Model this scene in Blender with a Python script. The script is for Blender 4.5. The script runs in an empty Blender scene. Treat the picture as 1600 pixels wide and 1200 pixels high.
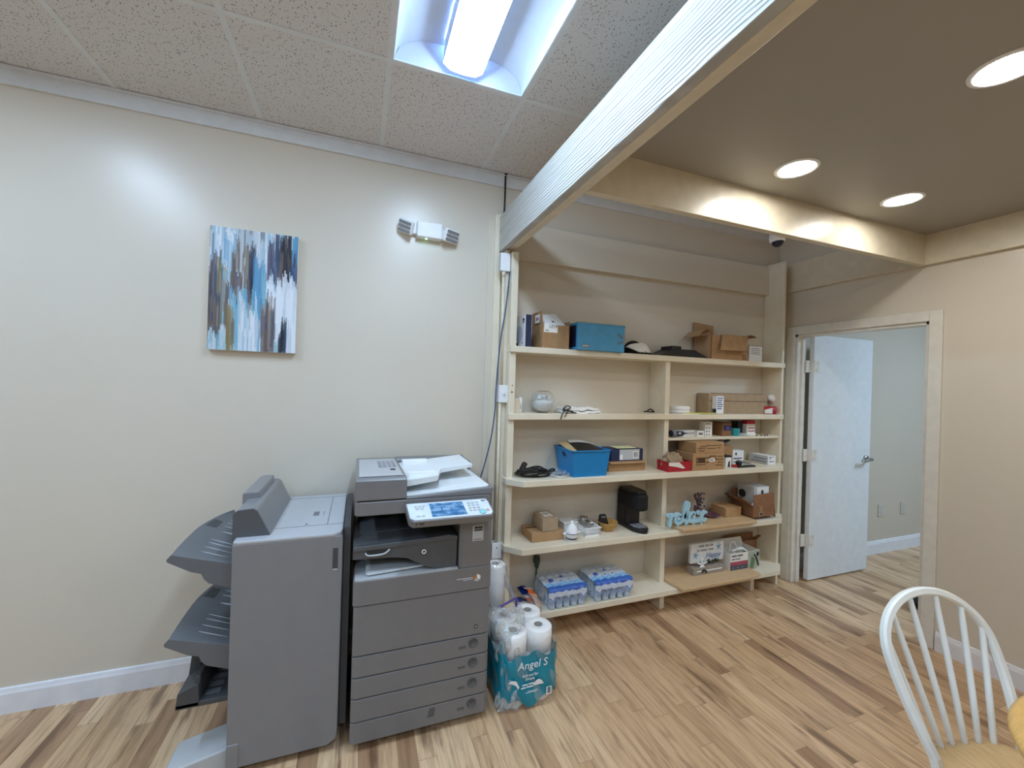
import bpy, bmesh, math, random
from mathutils import Vector, Matrix
random.seed(7)
PI = math.pi
SC = bpy.context.scene
COL = SC.collection

# ------------------------------------------------------------------ camera
CAM = Vector((0.0, -2.55, 1.57))
YAW, PITCH, ROLL, FPX = math.radians(20.40), math.radians(-0.015), math.radians(1.752), 642.2
fwd = Vector((math.sin(YAW)*math.cos(PITCH), math.cos(YAW)*math.cos(PITCH), math.sin(PITCH)))
rgt0 = Vector((math.cos(YAW), -math.sin(YAW), 0)); up0 = rgt0.cross(fwd)
rgt = rgt0*math.cos(ROLL) + up0*math.sin(ROLL); up = up0*math.cos(ROLL) - rgt0*math.sin(ROLL)
cd = bpy.data.cameras.new('camera'); cam = bpy.data.objects.new('camera', cd); COL.objects.link(cam)
cd.sensor_fit = 'HORIZONTAL'; cd.sensor_width = 36.0; cd.lens = FPX/1600*36.0; cd.clip_start = .02; cd.clip_end = 60
cam.matrix_world = Matrix(((rgt.x, up.x, -fwd.x, CAM.x), (rgt.y, up.y, -fwd.y, CAM.y), (rgt.z, up.z, -fwd.z, CAM.z), (0, 0, 0, 1)))
SC.camera = cam

def at_y(px, py, y):
    """photo pixel -> point of the room at depth y (measuring help)"""
    d = fwd + rgt*((px-800)/FPX) - up*((py-600)/FPX)
    return CAM + d*((y-CAM.y)/d.y)

# ------------------------------------------------------------------ materials
def lin(h):
    h = h.lstrip('#'); c = [int(h[i:i+2], 16)/255 for i in (0, 2, 4)]
    return tuple((x/12.92 if x <= .04045 else ((x+.055)/1.055)**2.4) for x in c) + (1.0,)

class NT:
    def __init__(s, name):
        s.m = bpy.data.materials.new(name); s.m.use_nodes = True; s.t = s.m.node_tree
        s.b = s.t.nodes['Principled BSDF']; s.out = s.t.nodes['Material Output']
    def n(s, typ, **kw):
        x = s.t.nodes.new(typ)
        for k, v in kw.items():
            if k.startswith('i_'):
                key = k[2:]; key = int(key) if key.isdigit() else key.replace('_', ' ')
                x.inputs[key].default_value = v
            else: setattr(x, k, v)
        return x
    def l(s, a, b): s.t.links.new(a, b)
    def math(s, op, a, b=None, c=None):
        x = s.n('ShaderNodeMath', operation=op)
        for i, v in enumerate((a, b, c)):
            if v is None: continue
            if isinstance(v, (int, float)): x.inputs[i].default_value = v
            else: s.l(v, x.inputs[i])
        return x.outputs[0]
    def ramp(s, fac, stops, interp='LINEAR'):
        r = s.n('ShaderNodeValToRGB'); r.color_ramp.interpolation = interp
        e = r.color_ramp.elements
        while len(e) < len(stops): e.new(.5)
        for el, (p, c) in zip(e, stops): el.position = p; el.color = lin(c) if isinstance(c, str) else c
        s.l(fac, r.inputs[0]); return r.outputs[0]
    def mix(s, fac, a, b, mode='MIX'):
        x = s.n('ShaderNodeMix', data_type='RGBA', blend_type=mode)
        for i, v in ((0, fac), (6, a), (7, b)):
            if isinstance(v, (int, float)): x.inputs[i].default_value = v
            elif isinstance(v, str): x.inputs[i].default_value = lin(v)
            elif isinstance(v, tuple): x.inputs[i].default_value = v
            else: s.l(v, x.inputs[i])
        return x.outputs[2]
    def coord(s, kind='Object'): return s.n('ShaderNodeTexCoord').outputs[kind]
    def mapping(s, v, scale=(1, 1, 1), loc=(0, 0, 0), rot=(0, 0, 0)):
        x = s.n('ShaderNodeMapping'); x.inputs['Scale'].default_value = scale; x.inputs['Location'].default_value = loc; x.inputs['Rotation'].default_value = rot
        s.l(v, x.inputs['Vector']); return x.outputs[0]
    def noise(s, v, scale, detail=2, rough=.5):
        x = s.n('ShaderNodeTexNoise'); x.inputs['Scale'].default_value = scale; x.inputs['Detail'].default_value = detail; x.inputs['Roughness'].default_value = rough
        s.l(v, x.inputs['Vector']); return x.outputs['Fac']
    def bump(s, h, strength=.2, dist=.002):
        x = s.n('ShaderNodeBump'); x.inputs['Strength'].default_value = strength; x.inputs['Distance'].default_value = dist
        s.l(h, x.inputs['Height']); s.l(x.outputs[0], s.b.inputs['Normal'])
    def set(s, **kw):
        for k, v in kw.items(): s.b.inputs[k.replace('_', ' ')].default_value = v
        return s

def mat(name, hx, rough=.5, metal=0.0, spec=.5, var=.06, vscale=18, bump=0.0, bscale=120, stretch=(1, 1, 1), **kw):
    t = NT(name); t.set(Roughness=rough, Metallic=metal); t.b.inputs['Specular IOR Level'].default_value = spec
    c = t.mapping(t.coord(), scale=stretch)
    f = t.noise(c, vscale, 3)
    col = t.mix(t.math('MULTIPLY', t.math('SUBTRACT', f, .5), 1.0), lin(hx), lin(hx))
    a = lin(hx); lo = tuple(max(0, x*(1-var*2)) for x in a[:3]) + (1,); hi = tuple(min(1, x*(1+var*2)) for x in a[:3]) + (1,)
    col = t.ramp(f, [(.25, lo), (.75, hi)])
    t.l(col, t.b.inputs['Base Color'])
    if bump: t.bump(t.noise(c, bscale, 2), bump, .001)
    for k, v in kw.items(): t.b.inputs[k.replace('_', ' ')].default_value = v
    return t.m

def emit(name, rgb, strength):
    t = NT(name); t.set(Roughness=.4)
    t.b.inputs['Base Color'].default_value = (*rgb, 1); t.b.inputs['Emission Color'].default_value = (*rgb, 1); t.b.inputs['Emission Strength'].default_value = strength
    return t.m

def film(name, tint='#eef4f8', amount=.25, rough=.12, scale=40):
    """thin clear plastic: mostly see-through, with glossy crumples"""
    t = NT(name)
    tr = t.n('ShaderNodeBsdfTransparent'); tr.inputs[0].default_value = (1, 1, 1, 1)
    gl = t.n('ShaderNodeBsdfGlossy'); gl.inputs['Roughness'].default_value = rough; gl.inputs['Color'].default_value = lin(tint)
    df = t.n('ShaderNodeBsdfDiffuse'); df.inputs[0].default_value = lin(tint)
    n = t.noise(t.coord(), scale, 3)
    b = t.n('ShaderNodeBump'); b.inputs['Strength'].default_value = .9; b.inputs['Distance'].default_value = .012
    t.l(n, b.inputs['Height']); t.l(b.outputs[0], gl.inputs['Normal']); t.l(b.outputs[0], df.inputs['Normal'])
    m1 = t.n('ShaderNodeMixShader'); m1.inputs[0].default_value = .45; t.l(gl.outputs[0], m1.inputs[1]); t.l(df.outputs[0], m1.inputs[2])
    m2 = t.n('ShaderNodeMixShader')
    f = t.math('MULTIPLY', t.ramp(n, [(.35, (.35, .35, .35, 1)), (.7, (1, 1, 1, 1))]), amount*1.6)
    t.l(f, m2.inputs[0]); t.l(tr.outputs[0], m2.inputs[1]); t.l(m1.outputs[0], m2.inputs[2]); t.l(m2.outputs[0], t.out.inputs['Surface'])
    return t.m

PAINT = '#d8cfbf'
def wall_mat(name, hx, rough=.42):
    t = NT(name); t.set(Roughness=rough); t.b.inputs['Specular IOR Level'].default_value = .5
    c = t.coord(); big = t.noise(c, 1.3, 3); fine = t.noise(c, 260, 2)
    a = lin(hx); t.l(t.ramp(big, [(.3, tuple(x*.965 for x in a[:3])+(1,)), (.7, a)]), t.b.inputs['Base Color'])
    t.bump(fine, .12, .0006); return t.m
M = {}
M['wall'] = wall_mat('cream_wall_paint', PAINT, .30)
M['soffit'] = wall_mat('dimmed_cream_ceiling_paint', '#9e9a91', .5)  # same cream, darkened: the soffit's dimness is put into the colour
M['farwall'] = wall_mat('grey_beige_paint', '#cdc3b3', .5)
M['trimwhite'] = mat('white_trim_paint', '#e6e6ea', .35, var=.02)
M['casing'] = mat('door_casing_paint', '#dedbd2', .38, var=.03)
M['door'] = mat('white_door_paint', '#e4e8ea', .35, var=.02, bump=.05)
M['shelf'] = mat('cream_shelf_paint', '#e4dac4', .42, var=.03, vscale=9, bump=.05)
M['beam_cream'] = mat('cream_beam_paint', '#d7ccb5', .34, var=.03, bump=.08, bscale=60)
def beam_wood():
    t = NT('painted_woodgrain_beam'); t.set(Roughness=.38)
    c = t.coord(); m = t.mapping(c, scale=(3, 1.1, 34)); n = t.noise(m, 1.6, 5, .55)
    w = t.n('ShaderNodeTexWave', wave_type='BANDS', bands_direction='Z'); w.inputs['Scale'].default_value = 22; w.inputs['Distortion'].default_value = 6; w.inputs['Detail'].default_value = 2; w.inputs['Detail Scale'].default_value = .6
    t.l(t.mapping(c, scale=(.3, .35, 1)), w.inputs['Vector'])
    h = t.math('ADD', t.math('MULTIPLY', w.outputs['Fac'], .6), n)
    t.l(t.ramp(h, [(.3, '#a09f9a'), (.75, '#bdbcb7')]), t.b.inputs['Base Color']); t.bump(h, .8, .005); return t.m
M['beam'] = beam_wood()

def tile_mat():
    t = NT('fissured_ceiling_tile'); t.set(Roughness=.95); t.b.inputs['Specular IOR Level'].default_value = .1
    c = t.coord()
    v = t.n('ShaderNodeTexVoronoi', feature='F1'); v.inputs['Scale'].default_value = 115; v.inputs['Randomness'].default_value = 1
    t.l(t.mapping(c, scale=(1, .6, 1)), v.inputs['Vector'])
    pick = t.noise(c, 60, 2)
    spot = t.math('MULTIPLY', t.math('LESS_THAN', v.outputs['Distance'], .27), t.math('GREATER_THAN', pick, .46))
    fine = t.noise(c, 330, 2)
    base = t.ramp(fine, [(.36, '#bdbabb'), (.5, '#e2dfde'), (.7, '#ebe9e8')])
    t.l(t.mix(t.math('MULTIPLY', spot, .7), base, '#6b6868'), t.b.inputs['Base Color'])
    t.bump(t.math('SUBTRACT', fine, spot), .35, .002); return t.m
M['tile'] = tile_mat()
M['grid'] = mat('grey_white_grid_metal', '#dcdedf', .5, var=.02)

def floor_mat():
    t = NT('oak_strip_laminate'); t.set(Roughness=.36)
    sx = t.n('ShaderNodeSeparateXYZ'); t.l(t.coord(), sx.inputs[0]); X, Y = sx.outputs[0], sx.outputs[1]
    W, L = .078, .62
    u = t.math('DIVIDE', X, W); row = t.math('FLOOR', u); fu = t.math('SUBTRACT', u, row)
    wn = t.n('ShaderNodeTexWhiteNoise', noise_dimensions='1D'); t.l(row, wn.inputs['W'])
    v = t.math('ADD', t.math('DIVIDE', Y, L), t.math('MULTIPLY', wn.outputs['Value'], 7.3)); cl = t.math('FLOOR', v); fv = t.math('SUBTRACT', v, cl)
    cb = t.n('ShaderNodeCombineXYZ'); t.l(row, cb.inputs[0]); t.l(cl, cb.inputs[1])
    w2 = t.n('ShaderNodeTexWhiteNoise', noise_dimensions='2D'); t.l(cb.outputs[0], w2.inputs['Vector'])
    rnd = w2.outputs['Value']
    base = t.ramp(rnd, [(0, '#a27f60'), (.09, '#b08b69'), (.13, '#c8a47d'), (.5, '#d2ae87'), (.8, '#dab790'), (1, '#e0c099')])
    gc = t.n('ShaderNodeCombineXYZ'); t.l(t.math('ADD', t.math('MULTIPLY', X, 46), t.math('MULTIPLY', rnd, 90)), gc.inputs[0]); t.l(t.math('ADD', t.math('MULTIPLY', Y, 3.0), t.math('MULTIPLY', rnd, 37)), gc.inputs[1])
    g = t.noise(gc.outputs[0], 1.0, 5, .62)
    gc2 = t.n('ShaderNodeCombineXYZ'); t.l(t.math('ADD', t.math('MULTIPLY', X, 14), t.math('MULTIPLY', rnd, 50)), gc2.inputs[0]); t.l(t.math('ADD', t.math('MULTIPLY', Y, 2.2), t.math('MULTIPLY', rnd, 11)), gc2.inputs[1])
    g2 = t.noise(gc2.outputs[0], 1.0, 3, .6)
    col = t.mix(t.math('MULTIPLY', t.ramp(g, [(.34, (1, 1, 1, 1)), (.55, (0, 0, 0, 1))]), .55), base, '#85654a')
    col = t.mix(t.math('MULTIPLY', t.ramp(g2, [(.32, (1, 1, 1, 1)), (.45, (0, 0, 0, 1))]), .7), col, '#5f4330')
    col = t.mix(t.math('MULTIPLY', t.ramp(g2, [(.55, (0, 0, 0, 1)), (.8, (1, 1, 1, 1))]), .22), col, '#e0c6a0')
    e1 = t.math('LESS_THAN', fu, .018); e2 = t.math('LESS_THAN', fv, .0035)
    seam = t.math('MAXIMUM', e1, e2)
    col = t.mix(t.math('MULTIPLY', seam, .5), col, '#5a3f2a')
    t.l(col, t.b.inputs['Base Color']); t.bump(t.math('SUBTRACT', g, seam), .06, .001); return t.m
M['floor'] = floor_mat()

M['cop'] = mat('copier_grey_plastic', '#757577', .34, spec=.75, var=.015, bump=.04, bscale=600)
M['cop_light'] = mat('copier_light_grey_plastic', '#b9bcbe', .45, var=.015)
M['cop_pale'] = mat('pale_white_plastic', '#dfe4e6', .4, var=.015)
M['cop_dark'] = mat('charcoal_plastic', '#55575a', .5, var=.02)
M['cop_dark2'] = mat('dark_grey_plastic', '#45474a', .5, var=.02)
M['fin'] = mat('finisher_grey_plastic', '#7f8084', .32, spec=.8, var=.015, bump=.04, bscale=600)
M['lid_toplit'] = mat('toplit_lid_plastic', '#b6b9be', .3, spec=.8, var=.015)  # paler than the fronts: light from above is put into the colour
M['traygrey'] = mat('tray_slate_plastic', '#66696d', .42, var=.02)
M['black'] = mat('black_plastic', '#141416', .4, var=.05)
M['blackmatte'] = mat('black_matte', '#0c0c0e', .8, var=.05)
M['line'] = mat('dark_seam', '#2b2b2d', .6)
M['chrome'] = mat('brushed_chrome', '#b9b9bb', .25, metal=1.0, var=.02)
M['white'] = mat('white_plastic', '#eef0f2', .4, var=.01)
M['paper'] = mat('white_paper', '#eceae4', .8, var=.02)
M['card'] = mat('brown_cardboard', '#a9855f', .85, spec=.2, var=.05, vscale=30, bump=.1, bscale=200)
M['card2'] = mat('tan_cardboard', '#b3906a', .85, spec=.2, var=.05, vscale=25, bump=.1, bscale=200)
M['card_dk'] = mat('dark_brown_cardboard', '#8a6447', .85, spec=.2, var=.05, vscale=25, bump=.1)
M['cardgrey'] = mat('greyish_brown_cardboard', '#a89379', .85, spec=.2, var=.05, vscale=25, bump=.1)
M['tape'] = mat('shiny_packing_tape', '#9b7b58', .25, var=.04)
M['navy'] = mat('navy_board', '#1c2648', .5)
M['blue'] = mat('bright_blue_plastic', '#147fbd', .38, var=.02)
M['blueboard'] = mat('sky_blue_board', '#4f9fcc', .6, var=.04)
M['ink'] = mat('black_ink', '#202024', .7)
M['inkblue'] = mat('blue_ink', '#31589a', .7)
M['inkgrey'] = mat('grey_ink', '#77777c', .7)
M['inkbrown'] = mat('dark_brown_ink', '#4a3120', .8)
M['red'] = mat('red_card', '#b01d2c', .55, var=.04)
M['purple'] = mat('purple_print', '#5b4590', .5)
M['teal'] = mat('teal_plastic', '#2fa3b2', .4)
M['tealprint'] = mat('teal_printed_film', '#0a87a0', .3, var=.05, vscale=14, bump=.35, bscale=16)
M['yellow'] = mat('yellow_paper', '#d8d860', .8)
M['tan'] = mat('tan_folder_paper', '#b8a376', .8)
M['bamboo'] = mat('pale_wood_board', '#cbac84', .5, var=.05, vscale=6, stretch=(3, 30, 30))
M['oak'] = mat('honey_oak', '#d3a862', .35, var=.07, vscale=5, stretch=(4, 30, 10))
M['oakseat'] = mat('pale_oak_seat', '#cfae7c', .4, var=.08, vscale=6, stretch=(20, 3, 10))
M['chairwhite'] = mat('white_chair_paint', '#e9ece8', .35, var=.015)
M['wicker'] = mat('woven_wicker', '#b98f4f', .6, var=.15, vscale=60, bump=.6, bscale=130)
M['relax'] = mat('pale_blue_paint', '#a9d3e6', .55, var=.03)
M['relaxside'] = mat('blue_sign_edge', '#8fb3c9', .6)
M['greenery'] = mat('dark_leaf', '#3c4a38', .7, var=.2)
M['lilac'] = mat('dusky_purple_flower', '#725e68', .8, var=.2)
M['greywood'] = mat('weathered_wood', '#9a8f82', .7, var=.12, vscale=14, stretch=(2, 20, 20))
M['tissue'] = mat('soft_white_tissue', '#f1f0ee', .95, spec=.1, var=.015, bump=.25, bscale=300)
M['core'] = mat('grey_card_core', '#8b8782', .9)
M['cable'] = mat('black_rubber_cable', '#111214', .45)
M['bluecable'] = mat('slate_blue_cable', '#46587e', .5)
M['conduit'] = mat('cream_conduit', '#e0d6bf', .4)
M['film'] = film('clear_crumpled_film', tint='#d3e2ea', amount=.46)
M['film2'] = film('clear_smooth_film', amount=.16, scale=18)
M['bag'] = film('lilac_clear_bag', tint='#dcd6e4', amount=.42, scale=22)
M['lens'] = emit('lit_troffer_lens', (.585, .79, 1.04), 16.5)
M['lens_far'] = emit('lit_far_room_lens', (.53, .75, 1.0), 44)
M['downlens'] = emit('lit_downlight_lens', (1.0, .985, .94), 32)
M['reflector'] = mat('white_enamel_reflector', '#d6e4f6', .4, var=.01)
M['green_led'] = emit('green_led', (.2, 1, .3), 3)
def glass():
    t = NT('clear_glass'); t.set(Roughness=.02, IOR=1.3); t.b.inputs['Transmission Weight'].default_value = 1; t.b.inputs['Base Color'].default_value = (.97, .99, 1, 1); return t.m
M['glass'] = glass()
M['bottle'] = mat('clear_blue_bottle', '#c3d5ea', .12, var=.08, vscale=40)
M['bottle'].node_tree.nodes['Principled BSDF'].inputs['Transmission Weight'].default_value = .0

# ------------------------------------------------------------------ mesh building
class MB:
    def __init__(s): s.v, s.f, s.mi, s.sm = [], [], [], []
    def add(s, verts, faces, mi=0, smooth=False, T=None):
        o = len(s.v)
        s.v += [tuple(T @ Vector(p)) if T else tuple(p) for p in verts]
        for f in faces: s.f.append([i+o for i in f]); s.mi.append(mi); s.sm.append(smooth)
        return s
    def bm(s, b, mi=0, smooth=False, T=None):
        b.verts.index_update()
        s.add([v.co.copy() for v in b.verts], [[v.index for v in f.verts] for f in b.faces], mi, smooth, T); b.free(); return s
    def box(s, x0, x1, y0, y1, z0, z1, mi=0, bev=0.0, seg=2, T=None, edges=None):
        b = bmesh.new(); bmesh.ops.create_cube(b, size=1)
        for v in b.verts: v.co = Vector(((x0+x1)/2+v.co.x*(x1-x0), (y0+y1)/2+v.co.y*(y1-y0), (z0+z1)/2+v.co.z*(z1-z0)))
        if bev:
            ed = list(b.edges)
            if edges:   # 'x','y','z': only the edges along that axis
                ax = 'xyz'.index(edges); ed = [e for e in ed if abs((e.verts[0].co-e.verts[1].co)[ax]) > 1e-6]
            bmesh.ops.bevel(b, geom=ed, offset=bev, segments=seg, affect='EDGES', profile=.5)
        return s.bm(b, mi, False, T)
    def prism(s, pts, axis, a, b, mi=0, bev=0.0, T=None, smooth=False):
        """outline in the other two axes (in x,y,z order) pushed along axis from a to b"""
        def P(p, t): return (t, p[0], p[1]) if axis == 'x' else (p[0], t, p[1]) if axis == 'y' else (p[0], p[1], t)
        n = len(pts); B = bmesh.new()
        va = [B.verts.new(P(p, a)) for p in pts]; vb = [B.verts.new(P(p, b)) for p in pts]
        B.faces.new(va); B.faces.new(vb[::-1])
        for i in range(n): B.faces.new((va[i], vb[i], vb[(i+1) % n], va[(i+1) % n]))
        bmesh.ops.recalc_face_normals(B, faces=B.faces)
        if bev: bmesh.ops.bevel(B, geom=list(B.edges), offset=bev, segments=2, affect='EDGES', profile=.5)
        return s.bm(B, mi, smooth, T)
    def lathe(s, prof, c=(0, 0, 0), n=24, mi=0, smooth=True, T=None, sx=1, sy=1):
        v, f = [], []; m = len(prof)
        for i in range(n):
            a = 2*PI*i/n
            for r, z in prof: v.append((c[0]+r*math.cos(a)*sx, c[1]+r*math.sin(a)*sy, c[2]+z))
        for i in range(n):
            j = (i+1) % n
            for k in range(m-1): f.append((i*m+k, j*m+k, j*m+k+1, i*m+k+1))
        s.add(v, f, mi, smooth, T)
        for k, fl in ((0, True), (m-1, False)):
            if prof[k][0] > 1e-5:
                idx = [i*m+k for i in range(n)]; o = len(s.v)-n*m
                s.f.append([o+i for i in (idx[::-1] if fl else idx)]); s.mi.append(mi); s.sm.append(False)
        return s
    def cyl(s, p0, p1, r0, r1=None, n=16, mi=0, smooth=True):
        return s.tube([p0, p1], [r0, r0 if r1 is None else r1], n, mi, smooth)
    def tube(s, pts, r, n=8, mi=0, smooth=True, closed=False, flat=None):
        pts = [Vector(p) for p in pts]; m = len(pts); rr = r if isinstance(r, (list, tuple)) else [r]*m
        v, f = [], []; prev = None
        for i, p in enumerate(pts):
            if closed: t = (pts[(i+1) % m]-pts[i-1]).normalized()
            else: t = (pts[min(i+1, m-1)]-pts[max(i-1, 0)]).normalized()
            if prev is None:
                a = Vector((0, 0, 1)) if abs(t.z) < .9 else Vector((1, 0, 0)); nn = (a-t*a.dot(t)).normalized()
            else: nn = (prev-t*prev.dot(t)).normalized()
            prev = nn; bb = t.cross(nn)
            for k in range(n):
                an = 2*PI*k/n; v.append(tuple(p+(nn*math.cos(an)+bb*math.sin(an))*rr[i]))
        for i in range(m if closed else m-1):
            j = (i+1) % m
            for k in range(n): f.append((i*n+k, i*n+(k+1) % n, j*n+(k+1) % n, j*n+k))
        if not closed: f += [tuple(range(n))[::-1], tuple((m-1)*n+k for k in range(n))]
        return s.add(v, f, mi, smooth)
    def quad(s, a, b, c, d, mi=0): return s.add([a, b, c, d], [(0, 1, 2, 3)], mi)
    def slab(s, a, b, c, d, th, mi=0):
        """a thin board on the quad a b c d, th thick along its normal"""
        a, b, c, d = map(Vector, (a, b, c, d)); n = (b-a).cross(d-a).normalized()*th
        return s.add([a, b, c, d, a+n, b+n, c+n, d+n], [(3, 2, 1, 0), (4, 5, 6, 7), (0, 1, 5, 4), (1, 2, 6, 5), (2, 3, 7, 6), (3, 0, 4, 7)], mi)
    def sphere(s, c, r, n=20, m=12, mi=0, T=None):
        rx, ry, rz = r if isinstance(r, (tuple, list)) else (r, r, r); v, f = [], []
        for j in range(m+1):
            th = PI*j/m
            for i in range(n): a = 2*PI*i/n; v.append((c[0]+rx*math.sin(th)*math.cos(a), c[1]+ry*math.sin(th)*math.sin(a), c[2]+rz*math.cos(th)))
        for j in range(m):
            for i in range(n): f.append((j*n+i, (j+1)*n+i, (j+1)*n+(i+1) % n, j*n+(i+1) % n))
        return s.add(v, f, mi, True, T)
    def grid(s, fn, nu, nv, mi=0, smooth=True):
        v = [fn(i/nu, j/nv) for i in range(nu+1) for j in range(nv+1)]
        f = [(i*(nv+1)+j, (i+1)*(nv+1)+j, (i+1)*(nv+1)+j+1, i*(nv+1)+j+1) for i in range(nu) for j in range(nv)]
        return s.add(v, f, mi, smooth)
    def text(s, body, p, size, a=(1, 0, 0), b=(0, 0, 1), mi=0, align='LEFT', shear=0.0, depth=.0006):
        cu = bpy.data.curves.new('t', 'FONT'); cu.body = body; cu.size = size; cu.align_x = align; cu.extrude = depth; cu.resolution_u = 3; cu.shear = shear
        o = bpy.data.objects.new('t', cu); COL.objects.link(o)
        dg = bpy.context.evaluated_depsgraph_get(); me = bpy.data.meshes.new_from_object(o.evaluated_get(dg))
        a, b = Vector(a).normalized(), Vector(b).normalized(); n = a.cross(b)
        T = Matrix(((a.x, b.x, n.x, p[0]), (a.y, b.y, n.y, p[1]), (a.z, b.z, n.z, p[2]), (0, 0, 0, 1)))
        s.add([v.co.copy() for v in me.vertices], [tuple(f.vertices) for f in me.polygons], mi, False, T)
        bpy.data.objects.remove(o); bpy.data.meshes.remove(me); bpy.data.curves.remove(cu); return s
    def build(s, name, mats, parent=None, origin=None, local=False):
        mats = mats if isinstance(mats, (list, tuple)) else [mats]
        if parent is not None:
            off = Vector((0, 0, 0)); q = parent
            while q is not None: off += q.location; q = q.parent
            if local: off = Vector((0, 0, 0))
        elif origin is not None: off = Vector(origin)
        else:
            xs, ys, zs = zip(*s.v); off = Vector(((min(xs)+max(xs))/2, (min(ys)+max(ys))/2, min(zs)))
        me = bpy.data.meshes.new(name); me.from_pydata([tuple(Vector(p)-off) for p in s.v], [], s.f)
        for m_ in mats: me.materials.append(M[m_] if isinstance(m_, str) else m_)
        me.polygons.foreach_set('material_index', s.mi); me.polygons.foreach_set('use_smooth', s.sm); me.update()
        o = bpy.data.objects.new(name, me); COL.objects.link(o)
        if parent is not None: o.parent = parent
        else: o.location = off
        return o

def tag(o, label, cat, group=None, kind=None):
    o['label'] = label
    if cat: o['category'] = cat
    if group: o['group'] = group
    if kind: o['kind'] = kind
    return o
def thing(name, label, cat, loc, group=None, rot=0.0):
    o = bpy.data.objects.new(name, None); o.empty_display_size = .05; COL.objects.link(o); o.location = loc; o.rotation_euler = (0, 0, rot)
    return tag(o, label, cat, group)
def struct(o, label=None):
    o['kind'] = 'structure'
    if label: o['label'] = label
    return o
def smooth_path(pts, n=8, closed=False):
    pts = [Vector(p) for p in pts]; out = []; m = len(pts)
    for i in range(m if closed else m-1):
        if closed: p0, p1, p2, p3 = pts[i-1], pts[i], pts[(i+1) % m], pts[(i+2) % m]
        else: p0, p1, p2, p3 = pts[max(i-1, 0)], pts[i], pts[i+1], pts[min(i+2, m-1)]
        for k in range(n):
            t = k/n; out.append(.5*((2*p1)+(p2-p0)*t+(2*p0-5*p1+4*p2-p3)*t*t+(3*p1-p0-3*p2+p3)*t**3))
    if not closed: out.append(pts[-1])
    return out
# ================================================================== THE ROOM
XL, YB, XF = -4.2, -6.6, 7.4          # left wall, wall behind the camera, far room's end
XR, XR2, CZ, SZ = 3.40, 3.50, 2.93, 2.60
struct(MB().box(XL-.1, XF+.1, YB-.1, .1, -.06, 0).build('floor', 'floor'), 'strip oak laminate floor')
struct(MB().box(XL-.1, XR2-.001, 0, .1, 0, CZ).build('wall_back', 'wall'), 'cream wall behind the copier and the shelves')
struct(MB().box(XL-.1, XL, YB, 0, 0, CZ).build('wall_left', 'wall'))
struct(MB().box(XL-.1, XR2, YB-.1, YB, 0, CZ).build('wall_front', 'wall'))
DY0, DY1, DZ = -.16, -1.02, 2.05
struct(MB().box(XR, XR2, YB, DY1, 0, CZ).box(XR, XR2, DY0, 0, 0, CZ).box(XR, XR2, DY1, DY0, DZ, CZ).build('wall_right', 'wall'), 'beige wall with the doorway')
# far room
struct(MB().box(XR2, XF, 0, .1, 0, CZ).build('wall_far_back', 'farwall'))
struct(MB().box(XF, XF+.1, -4.2, .1, 0, CZ).build('wall_far_right', 'farwall'))
struct(MB().box(XR2, XF+.1, -4.3, -4.2, 0, CZ).build('wall_far_front', 'farwall'))
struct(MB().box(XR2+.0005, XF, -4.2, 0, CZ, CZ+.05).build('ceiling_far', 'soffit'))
# tile ceiling with holes for the troffers
gx = [.083+.6096*k for k in range(-8, 6)]; gy = [0.0, -.717, -1.936, -3.155, -4.374, -5.593, -6.6]
TROFF = {(7, 1), (4, 1), (5, 3), (2, 3)}      # (column of gx, row of gy): troffers
xs = [XL] + [g for g in gx if XL < g < XR] + [XR]
cb = MB(); gb = MB(); holes = []
cols = [g for g in gx]
for i in range(len(xs)-1):
    for j in range(len(gy)-1):
        x0, x1, y1, y0 = xs[i], xs[i+1], gy[j], gy[j+1]
        lit = (abs(x0-.083) < .01 and j in (1, 3)) or (abs(x0-(.083-.6096*3)) < .01 and j in (1, 3)) or (abs(x0-(.083-.6096*6)) < .01 and j == 1)  # rear and far-left troffers are unseen, added to brighten the room
        if lit: holes.append((x0, x1, y0, y1)); continue
        cb.box(x0, x1, y0, y1, CZ, CZ+.02)
struct(cb.build('ceiling', 'tile'), 'speckled drop ceiling tiles')
for g in xs[1:-1]: gb.box(g-.012, g+.012, YB, 0, CZ-.003, CZ+.001)
for g in gy[1:-1]: gb.box(XL, XR, g-.012, g+.012, CZ-.0028, CZ+.001)
struct(gb.build('trim_1', 'grid'), 'metal grid of the drop ceiling')
struct(MB().box(XL, XR, -.012, 0, 2.852, CZ-.002).box(XL, XR, -.03, -.012, CZ-.012, CZ-.003).box(XL, XR, -.016, 0, 2.848, 2.854).build('trim_2', 'grid'), 'grey ceiling edge strip along the wall')
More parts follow.
